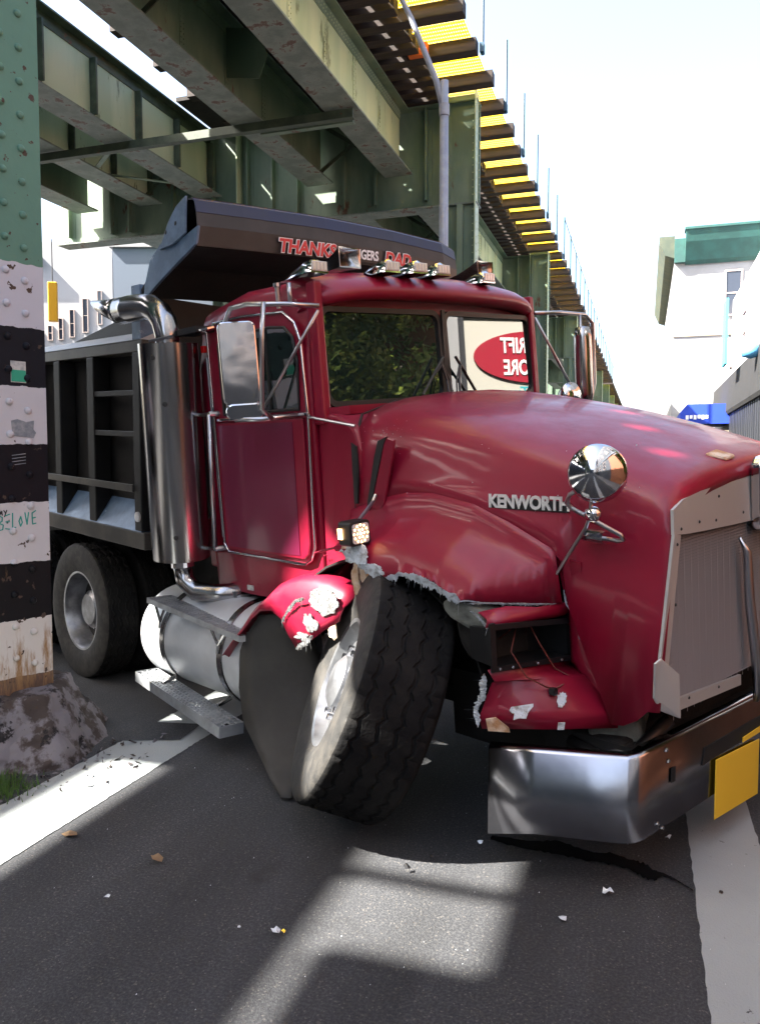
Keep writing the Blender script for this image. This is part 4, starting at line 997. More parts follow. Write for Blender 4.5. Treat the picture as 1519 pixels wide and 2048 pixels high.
# lettered badge
def hood_y(x, z):
    s_ = hsec(x, -1)
    for q, r_ in zip(s_[4:-1], s_[5:]):
        if r_[2] <= z <= q[2]: return lerp(q[1], r_[1], (q[2]-z)/max(q[2]-r_[2], 1e-6))
    return s_[5][1]
by0, by1 = hood_y(.64, 1.47)-.014, hood_y(.99, 1.45)-.014
RM().prism([(.638, by0, 1.455), (.995, by1, 1.440), (.995, by1, 1.485), (.638, by0, 1.503)], (0, .012, 0)).build('badge_base', blackpl, hood)
text('badge_lettering', 'KENWORTH', badgem, hood, basis((.636, by0-.004, 1.462), (.357, by1-by0, -.012), (0, 0, 1)), .079, off=.003, ext=.003, sx=.86, xf=RV, space=.95)
rc = random.Random(77); chips = RM()
for _ in range(70):
    x = rc.uniform(-.15, 1.3); z = rc.uniform(1.2, 1.72) if rc.random() < .5 else rc.gauss(1.80, .03)
    if z > 1.74: x = rc.uniform(-.18, .12)
    y = hood_y(x, z)-.0065; s_ = rc.uniform(.0012, .0035)
    if x > .25 and z < interp(crest, x)+.1 and x < 1.02: continue
    chips.add([(x-s_, y, z), (x, y, z-s_), (x+s_, y, z+s_*.3), (x, y, z+s_)], [(0, 1, 2, 3)])
chips.build('paint_chip', badgem, hood, kind='stuff')
# ---- right fender, torn open over the wheel
torn = [(-.25, 1.28), (-.13, 1.262), (-.05, 1.27), (.06, 1.225), (.145, 1.195), (.257, 1.146), (.33, 1.175), (.45, 1.19), (.551, 1.167), (.65, 1.12), (.73, 1.10), (.80, 1.05), (.90, 1.03), (1.0, 1.0)]
random.seed(11)
rows = []; edge = []; nx = 76
for i in range(nx+1):
    x = -.24+i*(1.262/nx); c_ = interp(crest, x); zt = interp(torn, x)+random.uniform(-.012, .012)
    s0 = hsec(x, -1)[8]; prof = [(x, s0[1]+.0005, s0[2]+.012), (x, s0[1]-.008, c_+.115), (x, s0[1]-.027, c_+.078), (x, s0[1]-.060, c_+.045), (x, -1.035, c_+.012), (x, -1.09, c_-.016), (x, -1.15, c_-.050), (x, -1.195, c_-.10), (x, -1.22, c_-.155)]
    out = []
    zz = min(zt, c_-.02)
    for q in prof:
        if q[2] < zz and q[1] < -1.0: q = (q[0], max(q[1], -1.215), zz)
        out.append(q)
    out.append((x, out[-1][1]-.002, min(zz, out[-1][2])))
    if x > .70:
        yc = interp([(.70, -1.23), (.78, -1.16), (.86, -1.06), (.94, -.96), (1.02, -.875)], x); zc = interp([(.7, 1.12), (.78, 1.10), (.86, 1.085), (.94, 1.072), (1.0, 1.068)], x)
        out = [q if q[1] > yc else (x, yc, zc) for q in out]
    rows.append(out); edge.append(out[-1])
RM().prism([(.96, -.893, 1.26), (1.06, -.868, 1.24), (1.07, -.866, 1.0), (.985, -.872, 1.05)], (0, .01, 0)).build('hood_patch', redpaint, hood)
fender = RM().grid(rows).build('front_fender', redpaint, truck, smooth=True, thick=.008, label='torn red front fender with frayed white fibreglass edge')
def ragged(mb, pts, wid, seed=1, dy=-.008, step=.005, fall=(0, 0, -1), **k_):
    pts = [Vector(q) for q in pts]; fall = Vector(fall); path = []
    for a, b in zip(pts[:-1], pts[1:]):
        n_ = max(1, int((b-a).length/step)); path += [a.lerp(b, i/n_) for i in range(n_)]
    path.append(pts[-1]); n_ = len(path); rnd = random.Random(seed)
    for layer, (wl, wh, o_) in enumerate(((.9, .75, 0.), (.5, .5, -.004))):
        up_, dn_ = [], []
        for i, q in enumerate(path):
            s_ = i*step; f1 = noise.noise(Vector((s_*22, seed*3.1, layer)))*.5+.5; f2 = noise.noise(Vector((s_*90, seed*1.7, 5+layer)))*.5+.5
            e_ = min(1, i/6, (n_-1-i)/6)+.02
            j1 = rnd.uniform(.75, 1.1); j2 = rnd.uniform(.6, 1.15)
            up_.append(q-fall*wid*wh*(f1*1.2+.25*f2)*j1*e_+Vector((0, dy+o_-.002, 0)))
            dn_.append(q+fall*wid*wl*(f2*1.1+.15)*j2*e_+Vector((0, dy+o_+.004*rnd.random(), 0)))
        mb.grid([up_, dn_])
    for _ in range(int(n_*.10)):     # loose strands
        q = path[rnd.randrange(n_)]; d_ = fall*wid*rnd.uniform(.8, 1.9)+Vector((rnd.uniform(-.012, .012), rnd.uniform(-.012, 0), rnd.uniform(-.006, .006)))
        mb.add([q+Vector((-.0012, dy-.003, 0)), q+Vector((.0012, dy-.003, 0)), q+d_+Vector((0, dy-.004, 0))], [(0, 1, 2)])
    return mb
rg = RM()
ragged(rg, edge[12:48], .024, seed=3)
ragged(rg, edge[46:74], .007, seed=30)
ragged(rg, [(.12, -1.215, 1.215), (.24, -1.22, 1.155), (.28, -1.22, 1.145)], .035, seed=4)
ragged(rg, [(.42, -1.215, 1.19), (.56, -1.22, 1.165), (.66, -1.22, 1.125), (.72, -1.22, 1.11)], .035, seed=5)
rg.build('torn_edge', fibre, fender, kind='stuff')
def flake(cx_, cz_, rx, rz, y, m, name, parent, seed, n=60, jag=.35, tilt=None, d=.006):
    random.seed(seed); pts = []
    for k in range(n):
        a = 2*math.pi*k/n; j = 1+jag*1.3*noise.noise(Vector((math.cos(a)*1.6, math.sin(a)*1.6, seed*2.3)))-jag*.35*random.random()
        x, z = cx_+rx*j*math.cos(a), cz_+rz*j*math.sin(a)
        yy = y if not tilt else y+tilt[0]*(x-cx_)+tilt[1]*(z-cz_)
        pts.append((x, yy, z))
    c_ = (cx_, y-.004, cz_)
    mb = RM(); mb.add(pts+[c_]+[(p_[0], p_[1]+d, p_[2]) for p_ in pts], [(k, (k+1) % n, n) for k in range(n)]+[(k, k+n+1, (k+1) % n+n+1, (k+1) % n) for k in range(n)])
    return mb.build(name, m, parent)
flake(.075, 1.248, .085, .050, -1.222, fibre, 'fibreglass_patch', fender, 21, tilt=(0, .35))
flake(.19, 1.195, .075, .030, -1.225, fibre, 'fibreglass_patch', fender, 22)
flake(.005, 1.265, .05, .022, -1.20, fibretan, 'fibreglass_patch', fender, 23)
flake(.045, 1.15, .055, .06, -1.15, fibretan, 'fibreglass_patch', fender, 24)
flake(.16, 1.13, .045, .035, -1.16, fibretan, 'fibreglass_patch', fender, 25)
flake(-.01, 1.10, .035, .09, -1.16, fibretan, 'fibreglass_patch', fender, 26)
# inner wheel house
ih = RM(); rws = []
for i in range(17):
    a = math.pi*(.06+.86*i/16); rws.append([(.02+.70*math.cos(a), y, .60+.60*math.sin(a)) for y in (-1.10, -.9, -.55)])
ih.grid(rws); ih.add([(-.7, -.55, .6), (.75, -.55, .6), (.75, -.55, 1.25), (-.7, -.55, 1.25)], [(0, 1, 2, 3)])
ih.build('wheel_house', blackflat, fender, thick=.01)
# ---- rear piece of the same fender, hanging
arc = [(-1.02, .60), (-.95, .69), (-.875, .775), (-.80, .87), (-.73, .945), (-.65, 1.01), (-.55, 1.052), (-.44, 1.075), (-.32, 1.082), (-.22, 1.072), (-.12, 1.05), (-.05, 1.02)]
low = [(-1.025, .59), (-.94, .675), (-.86, .745), (-.79, .82), (-.72, .875), (-.645, .885), (-.58, .845), (-.53, .77), (-.46, .695), (-.36, .75), (-.22, .84), (-.10, .90)]
rows = []
for (a, b), (c_, d) in zip(arc, low):
    oy = -max(0, -.60-a)*.26
    rows.append([(q_[0], q_[1]+oy, q_[2]) for q_ in [(a-.01, -.99, b-.03), (a, -1.06, b+.005), (a, -1.13, b), (a, -1.175, b-.025), (lerp(a, c_, .35), -1.20, lerp(b, d, .4)), (lerp(a, c_, .7), -1.21, lerp(b, d, .7)), (c_, -1.21, d)]])
fp = RM().grid(rows).build('fender_rear_piece', redpaint, truck, smooth=True, thick=.008)
rg = RM()
ragged(rg, [(-.455, -1.215, .70), (-.40, -1.215, .735), (-.34, -1.215, .765), (-.30, -1.215, .80)], .03, seed=8)
ragged(rg, [(-.56, -1.215, .83), (-.50, -1.215, .90), (-.42, -1.215, .965), (-.34, -1.215, .99)], .022, seed=9)
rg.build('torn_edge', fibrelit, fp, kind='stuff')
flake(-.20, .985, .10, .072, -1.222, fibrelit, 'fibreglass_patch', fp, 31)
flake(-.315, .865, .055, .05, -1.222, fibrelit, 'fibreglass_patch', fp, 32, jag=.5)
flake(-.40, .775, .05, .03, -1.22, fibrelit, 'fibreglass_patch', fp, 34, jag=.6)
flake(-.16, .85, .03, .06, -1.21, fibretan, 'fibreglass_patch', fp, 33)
# splash panel (dark sheet behind the wheel)
sp_ = [(-.78, -1.25, .84), (-.86, -1.28, .72), (-.88, -1.30, .63), (-.88, -1.31, .42), (-.84, -1.32, .24), (-.60, -1.37, .10), (-.45, -1.42, .05), (-.29, -1.47, .02)]
sq = [(-.60, -1.16, .88), (-.56, -1.06, .74), (-.52, -1.02, .62), (-.44, -1.04, .45), (-.38, -1.10, .3), (-.33, -1.22, .15), (-.30, -1.31, .07), (-.27, -1.41, .02)]
rows = []
for a_, b_ in zip(sp_, sq):
    a_ = Vector(a_); b_ = Vector(b_)
    rows.append([a_.lerp(b_, k/6)+Vector((.03*math.sin(3*k/6.)+.012*math.sin(a_.z*9), 0, 0)) for k in range(7)])
MB().grid(rows).build('splash_panel', flapm, truck, smooth=True, thick=.012)
# ---- front corner with the empty headlight bucket
I0, O0 = (.955, -.82), (.865, -1.26)
def hp(t_, z, dx=0): return (lerp(I0[0], O0[0], t_)+dx, lerp(I0[1], O0[1], t_), z)
fc = RM()
zi = lambda t_: lerp(.965, 1.025, t_); zl = lambda t_: lerp(.815, .865, t_)
# brow between crack line and lamp opening
fc.grid([[(1.0, -.86, 1.065), (.93, -1.0, 1.065), (.86, -1.12, 1.085), (.79, -1.21, 1.07)], [(.985, -.85, 1.02), (.93, -1.0, 1.03), (.885, -1.12, 1.045), (.84, -1.22, 1.05)], [hp(0, .99), hp(.33, zi(.33)+.02), hp(.66, zi(.66)+.015), hp(1, 1.03)]])
fc.grid([[(1.0, -.872, 1.08), (1.03, -.874, .995), (1.06, -.876, .93), (1.10, -.878, .84), (1.15, -.882, .735), (1.215, -.89, .60)], [(.985, -.85, 1.03), (.985, -.84, .96), (.99, -.84, .89), (1.0, -.845, .81), (1.09, -.87, .725), (1.20, -.885, .62)], [hp(0, .99), hp(0, .93), hp(0, .87), hp(0, .79), (1.05, -.868, .745), (1.19, -.88, .63)]])
# panel under the lamp then shelf and lip
fc.grid([[hp(0, zl(0)+.0), hp(.5, zl(.5)), hp(1, zl(1)-.01)], [hp(0, .775), hp(.5, .785), hp(.93, .80)], [(1.06, -.87, .755), (.96, -1.03, .77), (.85, -1.22, .79)], [(1.215, -.88, .645), (1.03, -1.05, .66), (.815, -1.25, .675)], [(1.225, -.885, .625), (1.035, -1.06, .625), (.80, -1.255, .64)], [(1.21, -.88, .575), (1.02, -1.04, .575), (.80, -1.24, .59)], [(1.10, -.7, .58), (.9, -.9, .58), (.75, -1.1, .60)]])
corner = fc.build('fender_corner', redpaint, fender, auto=50, thick=.008)
bk = RM(); d_ = -.13
for (t0, t1, z0, z1) in ((0.02, .93, .83, .84),):
    pass
bk.grid([[hp(0.02, zi(0)-.0), hp(.95, zi(.95)), hp(.95, zl(.95)), hp(.02, zl(0)), hp(.02, zi(0))], [hp(.05, zi(0)-.01, d_), hp(.9, zi(.9)-.01, d_), hp(.9, zl(.9)+.01, d_), hp(.05, zl(0)+.01, d_), hp(.05, zi(0)-.01, d_)]])
bk.cap([hp(.05, zi(0)-.01, d_), hp(.9, zi(.9)-.01, d_), hp(.9, zl(.9)+.01, d_), hp(.05, zl(0)+.01, d_)])
bko = bk.build('headlight_bucket', blackpl, corner)
bf = RM()
for z0, z1 in (((lambda t: zi(t)-.004), (lambda t: zi(t)+.018)), ((lambda t: zl(t)-.018), (lambda t: zl(t)+.004))):
    bf.grid([[hp(-.0, z0(0), .012), hp(.98, z0(.98), .012)], [hp(-.0, z1(0), .012), hp(.98, z1(.98), .012)]])
bf.grid([[hp(.93, zl(1)-.02, .013), hp(.93, zi(1)+.02, .013)], [hp(.99, zl(1)-.02, .013), hp(.99, zi(1)+.02, .013)]])
bf.grid([[hp(-.0, zl(0)-.02, .013), hp(-.0, zi(0)+.02, .013)], [hp(.03, zl(0)-.02, .013), hp(.03, zi(0)+.02, .013)]])
bf.build('headlight_frame', blackpl, corner, thick=.012)
for t_ in (.15, .45, .75, .9): RM().lathe([(.006, 0), (.004, .004), (0, .004)], hp(t_, zl(t_)-.008, .02), (1, -.2, 0), 8).build('frame_screw', tubem, bko)
for t_, s_ in ((.3, 1), (.65, -1)):
    w_ = RM().tube([hp(t_, .93, -.10), hp(t_+.1*s_, .99, -.04), hp(t_+.05, .90, -.01), hp(t_+.02, .80, .05), hp(t_-.12, .75, .09), (lerp(1.02, .99, t_), -1.02, .735)], .0035, 5).build('loose_wire', wiremat, bko, smooth=True)
RM().box(1.0, 1.03, -1.05, -1.02, .715, .745).build('wire_plug', blackpl, bko, bevel=.006)
rg = RM()
ragged(rg, [(.80, -1.255, .60), (.79, -1.25, .67), (.83, -1.255, .74), (.845, -1.262, .80), (.86, -1.27, .845)], .028, fall=(-.9, -.3, 0), seed=14)
ragged(rg, [(.76, -1.215, 1.075), (.80, -1.22, 1.06), (.86, -1.235, 1.03), (.885, -1.24, 1.01)], .022, seed=15)
ragged(rg, [(.73, -1.205, 1.10), (.78, -1.14, 1.095), (.86, -1.05, 1.08), (.94, -.95, 1.068), (.985, -.875, 1.07)], .006, dy=-.012, seed=16)
ragged(rg, [(.985, -.872, 1.12), (.995, -.872, 1.06), (1.03, -.876, 1.02), (1.055, -.88, .96), (1.06, -.885, .92)], .0035, dy=-.013, seed=17, fall=(1, 0, 0))
rg.build('torn_edge', fibre, corner, kind='stuff')
def flakez(pts, m, name, parent, th_=.004): return RM().prism(pts, (0, 0, th_)).build(name, m, parent)
def jagpoly(c, rx, ry, seed, zf, n=26, jag=.4):
    random.seed(seed); return [(c[0]+rx*(1-jag*random.random())*math.cos(2*math.pi*k/n), c[1]+ry*(1-jag*random.random())*math.sin(2*math.pi*k/n)) for k in range(n)]
for (cx_, cy_, rx, ry, sd, m_) in ((.925, -1.12, .045, .085, 41, fibre), (1.04, -1.015, .022, .03, 42, fibre)):
    RM().prism([(x, y, .667+(-.108*(x-(lerp(1.215, .815, (abs(y)-.88)/.37))) / .16 if True else 0)+.008) for x, y in jagpoly((cx_, cy_), rx, ry, sd, None)], (0, 0, .003)).build('chipped_paint', m_, corner)
RM().prism([(1.045, -1.062, .585), (1.065, -1.045, .585), (1.07, -1.042, .615), (1.05, -1.06, .615)], (.004, -.004, 0)).build('chipped_paint', fibre, corner)
RM().prism([(.835, -1.245, .59), (.90, -1.185, .58), (.90, -1.19, .60), (.86, -1.22, .645), (.83, -1.25, .64)], (.006, -.006, 0)).build('chipped_paint', fibretan, corner)
# hanging liner chunks
RM().prism([(.58, -1.20, 1.09), (.64, -1.20, 1.11), (.78, -1.19, 1.07), (.82, -1.19, 1.01), (.72, -1.20, .985), (.62, -1.2, 1.02), (.585, -1.2, 1.05)], (.02, .12, 0)).build('liner_chunk', insul, fender, bevel=.015)
RM().prism([(.60, -1.15, 1.0), (.80, -1.14, .99), (.80, -1.13, .84), (.66, -1.14, .83), (.62, -1.15, .90)], (.02, .22, 0)).build('liner_chunk', blackflat, fender, bevel=.02)
RM().prism([(1.06, -.86, .60), (1.26, -.80, .58), (1.28, -.8, .49), (1.2, -.86, .45), (1.08, -.90, .5)], (-.1, .25, 0)).build('broken_bracket', insul, fender, bevel=.02)
RM().tube([(1.0, -.9, .47), (1.15, -.93, .45), (1.28, -.85, .48), (1.34, -.7, .58)], .03, 8).build('loose_hose', blackpl, truck, smooth=True)
RM().box(.85, 1.25, -.9, .9, .30, .52).build('front_crossmember', blackflat, truck, bevel=.03)
# marker lamp on the fender
pts = rrect(-1.27, -1.142, 1.295, 1.412, .018)
ml = RM().prism([(.015, y, z) for y, z in pts], (.085, 0, 0)).build('marker_lamp', blackpl, hood, bevel=.005)
RM().prism([(.101, y, z) for y, z in rrect(-1.257, -1.155, 1.307, 1.40, .015)], (.003, 0, 0)).build('lamp_lens', lensclear, ml)
first = None
for rr_, n_ in ((0, 1), (.020, 6), (.040, 12)):
    for k in range(n_):
        a = 2*math.pi*k/n_
        RM().lathe([(.0055, 0), (.004, .003), (0, .004)], (.104, -1.206+rr_*1.05*math.cos(a), 1.353+rr_*math.sin(a)), (1, 0, 0), 8).build('led', ledw if n_ == 1 else ledm, ml)
RM().tube([(.03, -1.15, 1.40), (-.02, -1.0, 1.47), (-.03, -.97, 1.5)], .010, 6).build('lamp_bracket', tubem, ml)
RM().prism([(.02, -1.274, 1.33), (.05, -1.274, 1.33), (.05, -1.274, 1.38), (.02, -1.274, 1.38)], (0, -.003, 0)).build('side_led', ledm, ml)
# ---- round hood mirror and its bracket
hm = RM().lathe([(.113, -.012), (.115, 0), (.108, .012), (.085, .032), (.05, .046), (.02, .052), (0, .053)], (1.19, -.93, 1.615), (.62, -.76, .05), 40)
hmo = hm.build('round_mirror', chrome, hood, smooth=True)
RM().lathe([(.106, 0), (0, .001)], (1.185, -.925, 1.614), (-.62, .76, -.05), 32).build('mirror_glass', mirglass, hmo)
RM().tube([(1.212, -.965, 1.60), (1.15, -.985, 1.565), (1.09, -.975, 1.535), (1.065, -.96, 1.50), (1.08, -.945, 1.475), (1.27, -.91, 1.375), (1.275, -.90, 1.355), (1.25, -.895, 1.348), (1.10, -.885, 1.36)], .0095, 8).build('mirror_arm', tubem, hmo, smooth=True)
RM().tube([(1.10, -.885, 1.362), (1.20, -.90, 1.358)], .027, 14).tube([(1.12, -.875, 1.36), (1.12, -.84, 1.36)], .02, 10).build('arm_clamp', chrome, hmo)
RM().lathe([(0, -.035), (.025, -.03), (.035, 0), (.025, .03), (0, .035)], (1.165, -.93, 1.455), (.6, -.7, .1), 16).build('arm_ball', chrome, hmo, smooth=True)
RM().tube([(1.20, -.975, 1.60), (1.15, -.93, 1.45), (1.13, -.93, 1.40), (1.04, -.925, 1.28), (.945, -.915, 1.155)], .0075, 8).build('bent_rod', tubem, hmo)

# ---- grille
GZ = lambda y: 0.0
tl = [(-.785, 1.462), (-.70, 1.492), (-.55, 1.507), (-.30, 1.512), (0, 1.515), (.35, 1.505), (.70, 1.47), (.785, 1.44)]
bl = [(-.800, 1.368), (-.70, 1.356), (-.55, 1.345), (-.30, 1.33), (0, 1.315), (.35, 1.305), (.70, 1.30), (.80, 1.30)]
gs_ = RM().grid([[(1.416, y, z) for y, z in tl], [(1.424, y, z) for y, z in bl]]).build('grille_surround', grilltrim, truck, thick=.012)
RM().prism([(1.42, -.800, 1.37), (1.42, -.748, 1.36), (1.405, -.842, .86), (1.405, -.862, .80), (1.40, -.93, .80), (1.40, -.905, .86)], (.012, 0, 0)).build('side_trim', grilltrim, gs_)
RM().prism([(1.42, .80, 1.30), (1.42, .748, 1.30), (1.405, .80, .60), (1.40, .90, .60)], (.012, 0, 0)).build('side_trim', grilltrim, gs_)
RM().prism([(1.41, -.95, .90), (1.42, -.92, .915), (1.455, -.85, .84), (1.455, -.845, .66), (1.41, -.91, .70), (1.40, -.945, .76)], (.010, .0, 0)).build('bent_trim_piece', grilltrim, gs_, bevel=.01)
RM().prism([(1.415, -.78, .665), (1.415, -.78, .715), (1.415, -.20, .645), (1.415, -.20, .598)], (.012, 0, 0)).build('lower_trim', grilltrim, gs_)
RM().prism([(1.415, -.02, .585), (1.415, -.02, .63), (1.415, .8, .55), (1.415, .8, .50)], (.012, 0, 0)).build('lower_trim', grilltrim, gs_)
for (y, z) in ((-.755, 1.385), (-.60, 1.39), (-.42, 1.47), (-.18, 1.37), (-.45, 1.375), (-.79, 1.33), (-.815, 1.10), (-.72, .70), (-.45, .665)):
    RM().lathe([(.007, 0), (.005, .003), (0, .003)], (1.437, y, z), (1, 0, 0), 8).build('trim_screw', blackpl, gs_)
RM().prism([(1.385, -.80, 1.36), (1.385, .8, 1.32), (1.37, .9, .55), (1.37, -.86, .67)], (.012, 0, 0)).build('radiator', grillback, gs_)
gm = RM()
for i in range(54):
    t_ = i/53; z0 = lerp(1.345, .70, t_); z1 = lerp(1.31, .59, t_); ya = -lerp(.765, .835, t_)
    gm.add([(1.396, ya, z0), (1.396, .8, z1), (1.410, .8, z1-.0062), (1.410, ya, z0-.0062)], [(0, 1, 2, 3)])
for i in range(27):
    y = -.79+i*.06; gm.add([(1.404, y, 1.345), (1.404, y+.005, 1.345), (1.404, y+.005, .62), (1.404, y, .62)], [(0, 1, 2, 3)])
gm.build('grille_mesh', grillm, gs_, kind='stuff')
RM().tube([(1.43, -.205, 1.262), (1.455, -.185, 1.20), (1.45, -.155, .98), (1.46, -.12, .72), (1.46, -.105, .55), (1.45, -.10, .50)], [.006, .018, .022, .022, .018, .014], 10).build('bent_grille_bar', tubem, gs_, smooth=True)
eb = RM().prism([(1.43, -.085, 1.565), (1.43, -.055, 1.60), (1.43, .055, 1.60), (1.43, .085, 1.565), (1.43, .085, 1.30), (1.43, .06, 1.275), (1.43, -.06, 1.275), (1.43, -.085, 1.30)], (.05, 0, 0)).build('grille_emblem', chrome, gs_, bevel=.012)
RM().lathe([(.062, 0), (.058, .012), (0, .014)], (1.48, 0, 1.515), (1, 0, 0), 24).build('emblem_disc', badgem, eb)
RM().lathe([(.05, .0), (.044, .0), (.044, .004), (.05, .004), (.05, 0)], (1.494, 0, 1.515), (1, 0, 0), 24).build('emblem_ring', textred, eb)
text('emblem_letters', 'KW', textwhite, eb, basis((1.496, .033, 1.500), (0, 1, 0), (0, 0, 1)) @ Matrix.Translation((-.066, 0, 0)), .042, off=.001, ext=.001, xf=RV)
for k in range(5): RM().box(1.48, 1.485, -.05+k*.022, -.038+k*.022, 1.30, 1.43).build('emblem_rib', badgem, eb)

# ---- bumper (level), right end swept back
U = MB
prof = [(-.012, .235), (.0, .24), (.0, .565), (-.012, .575), (-.05, .578)]
rows = []
pl_ = [(1.20, 1.02), (1.39, .94), (1.39, .0), (1.39, -.60), (1.388, -.955), (1.382, -.99), (1.367, -1.018), (1.34, -1.04), (1.2, -1.112), (1.03, -1.20), (.865, -1.285)]
for k, (x, y) in enumerate(pl_):
    a = Vector(pl_[max(k-1, 0)]); b = Vector(pl_[min(k+1, len(pl_)-1)]); t_ = (b-a).normalized(); n_ = Vector((-t_.y, t_.x)) if True else 0
    n_ = Vector((t_.y, -t_.x))
    if n_.x < 0 and x > 1.2: n_ = -n_
    if n_.dot(Vector((1, -.8))) < 0: n_ = -n_
    dz = 0 if k < 5 else -(k-4)*.007
    rows.append([(x+n_.x*h, y+n_.y*h, z+dz-(.02 if (k == 10 and z < .3) else 0)) for h, z in prof])
bu = U().grid(rows).build('front_bumper', bumperm, truck, thick=.008, auto=60, bevel=.0)
U().box(1.397, 1.400, -.80, -.765, .405, .465).build('tow_hole', rubberseal, bu)
U().prism([(1.396, -.52, .40), (1.396, -.50, .475), (1.396, .35, .485), (1.396, .35, .415), (1.396, -.45, .405)], (.003, 0, 0)).build('bumper_slot', rubberseal, bu)
for (y, z) in ((-.90, .27), (-.84, .55), (-.82, .50), (-.86, .24)): U().lathe([(.010, 0), (.007, .004), (0, .005)], (1.397, y, z), (1, 0, 0), 8).build('bumper_bolt', chrome, bu)
U().prism([(1.405, -.41, .135), (1.405, .06, .115), (1.405, .06, .38), (1.405, -.41, .40)], (.004, 0, 0)).build('licence_plate', yellowm, bu, bevel=.004)
U().prism([(1.402, -.12, .405), (1.402, .2, .41), (1.402, .2, .44), (1.402, -.12, .428)], (.004, 0, 0)).build('amber_reflector', yellowm, bu)
U().box(1.0, 1.36, -.9, .9, .36, .54).build('bumper_beam', blackflat, bu)

# ---- fuel tank and steps
tc = (-1.22, .52)   # y, z centre
tk = U().lathe([(0, .0), (.20, .012), (.29, .035), (.308, .07), (.318, .10), (.318, 1.20), (.308, 1.24), (.2, 1.27), (0, 1.28)], (-2.18, -.97, .53), (1, 0, 0), 48)
tank = tk.build('fuel_tank', alu, truck, auto=30)
for x in (-1.80, -1.12):
    U().lathe([(.320, -.026), (.328, -.024), (.328, .024), (.320, .026)], (x, -.97, .53), (1, 0, 0), 48).build('tank_strap', stainless, tank, auto=50)
U().lathe([(.0, .0), (.05, 0), (.05, .04), (.0, .045)], (-1.35, -1.0, .845), (0, -.1, 1), 16).build('filler_cap', chrome, tank)
def step(name, p0, p1, dep, h, din, nz_, tilt):
    p0 = Vector(p0); p1 = Vector(p1); d = (p1-p0); L_ = d.length; d = d.normalized(); inn = Vector(din).normalized(); up_ = Vector((0, 0, 1))
    fr = U()
    fr.bar(p0, p1, .006, h); fr.bar(p0+inn*dep, p1+inn*dep, .006, h)
    fr.bar(p0, p0+inn*dep, .006, h); fr.bar(p1, p1+inn*dep, .006, h)
    st_ = fr.build(name, alustep, tank)
    # expanded tread: crossing bars with diamond holes
    tr = U(); n_ = int(L_/.036); z_ = up_*(h/2-.004)
    for i in range(-2, n_+1):
        for s_ in (0, 1):
            a0 = i*.036+(0 if s_ == 0 else .072); a1 = i*.036+(.072 if s_ == 0 else 0)
            a = p0+d*a0+inn*.002+z_; b = p0+d*a1+inn*(dep-.002)+z_
            if a0 < 0 or a1 < 0 or a0 > L_ or a1 > L_: continue
            mid = 4
            for q in range(mid):
                c0_ = a.lerp(b, q/mid); c1_ = a.lerp(b, (q+1)/mid)
                tr.bar(c0_, c1_, .011, .004)
    for q in (1, 2, 3):
        tr.bar(p0+inn*dep*q/4+z_, p1+inn*dep*q/4+z_, .010, .004)
    tr.build('step_tread', alustep, st_, kind='stuff')
    return st_
up = step('upper_step', (-1.93, -1.32, .785), (-.86, -1.32, .70), .17, .034, (.05, 1, .0), 12, 0)
U().tube([(-1.86, -1.30, .765), (-1.80, -1.30, .66), (-1.80, -1.305, .62)], .009, 6).tube([(-1.74, -1.30, .755), (-1.80, -1.30, .66)], .009, 6).tube([(-1.20, -1.30, .715), (-1.12, -1.30, .62), (-1.12, -1.305, .57)], .009, 6).tube([(-1.04, -1.30, .705), (-1.12, -1.30, .62)], .009, 6).build('step_hanger', stainless, up)
lo = step('lower_step', (-2.08, -1.335, .255), (-.955, -1.40, .165), .15, .065, (.1, 1, .0), 12, 0)
for x in (-1.78, -1.13): U().tube([(x, -1.21, .29), (x, -1.30, .26)], .014, 6).build('step_hanger', stainless, lo)

# ---- dump bed (level frame; nose slightly down)
def BX(v): v = Vector(v); return Vector((v.x, v.y, v.z-.045*(v.x+2.17)))
def BM(): return MB(BX)
bed = BM().box(-7.2, -2.16, -1.10, -1.07, 1.16, 2.46).box(-7.2, -2.16, 1.07, 1.10, 1.16, 2.46).box(-7.2, -2.16, -1.07, 1.07, 1.16, 1.24).box(-2.19, -2.16, -1.07, 1.07, 1.24, 2.80).build('dump_bed', bedm, truck)
BM().box(-7.2, -2.12, -1.235, -1.10, 1.09, 1.205).build('bottom_rail', bedrailm, bed, bevel=.006)
BM().box(-7.2, -2.12, -1.23, -1.10, 2.42, 2.50).build('top_rail', bedrailm, bed, bevel=.006)
BM().prism([(-7.2, -1.235, 2.50), (-7.2, -1.06, 2.585), (-7.2, -1.06, 2.50)], (5.08, 0, 0)).build('top_rail_slope', alu, bed)
BM().prism([(-7.2, -1.231, 1.208), (-7.2, -1.103, 1.40), (-7.2, -1.103, 1.208)], (5.03, 0, 0)).build('sloped_sill', bedlit, bed)
for x in (-2.26, -2.985, -3.60, -4.25, -4.9, -5.55, -6.2, -6.85):
    w_ = .10 if x > -2.5 else .115
    BM().box(x, x+w_, -1.232, -1.102, 1.212, 2.418).build('rib', bedm, bed, bevel=.008)
for z in (1.85, 2.13): BM().box(-2.88, -2.262, -1.225, -1.195, z, z+.038).build('ladder_rung', bedm, bed, bevel=.004)
BM().box(-7.2, -2.262, -1.245, -1.234, 1.475, 1.525).build('lower_slat', bedrailm, bed, bevel=.003)
BM().lathe([(.034, 0), (.034, .012), (0, .016)], (-2.20, -1.234, 1.31), (0, -1, 0), 20).build('clearance_lamp', badgem, bed)
BM().box(-2.25, -2.13, -1.23, -1.10, 2.50, 2.86).build('corner_post', bedlit, bed)
BM().prism([(-3.7, -1.06, 2.57), (-2.85, -1.06, 2.69), (-2.45, -1.06, 2.66), (-2.6, -1.06, 2.57)], (0, .9, .03)).build('folded_tarp', blackpl, bed)
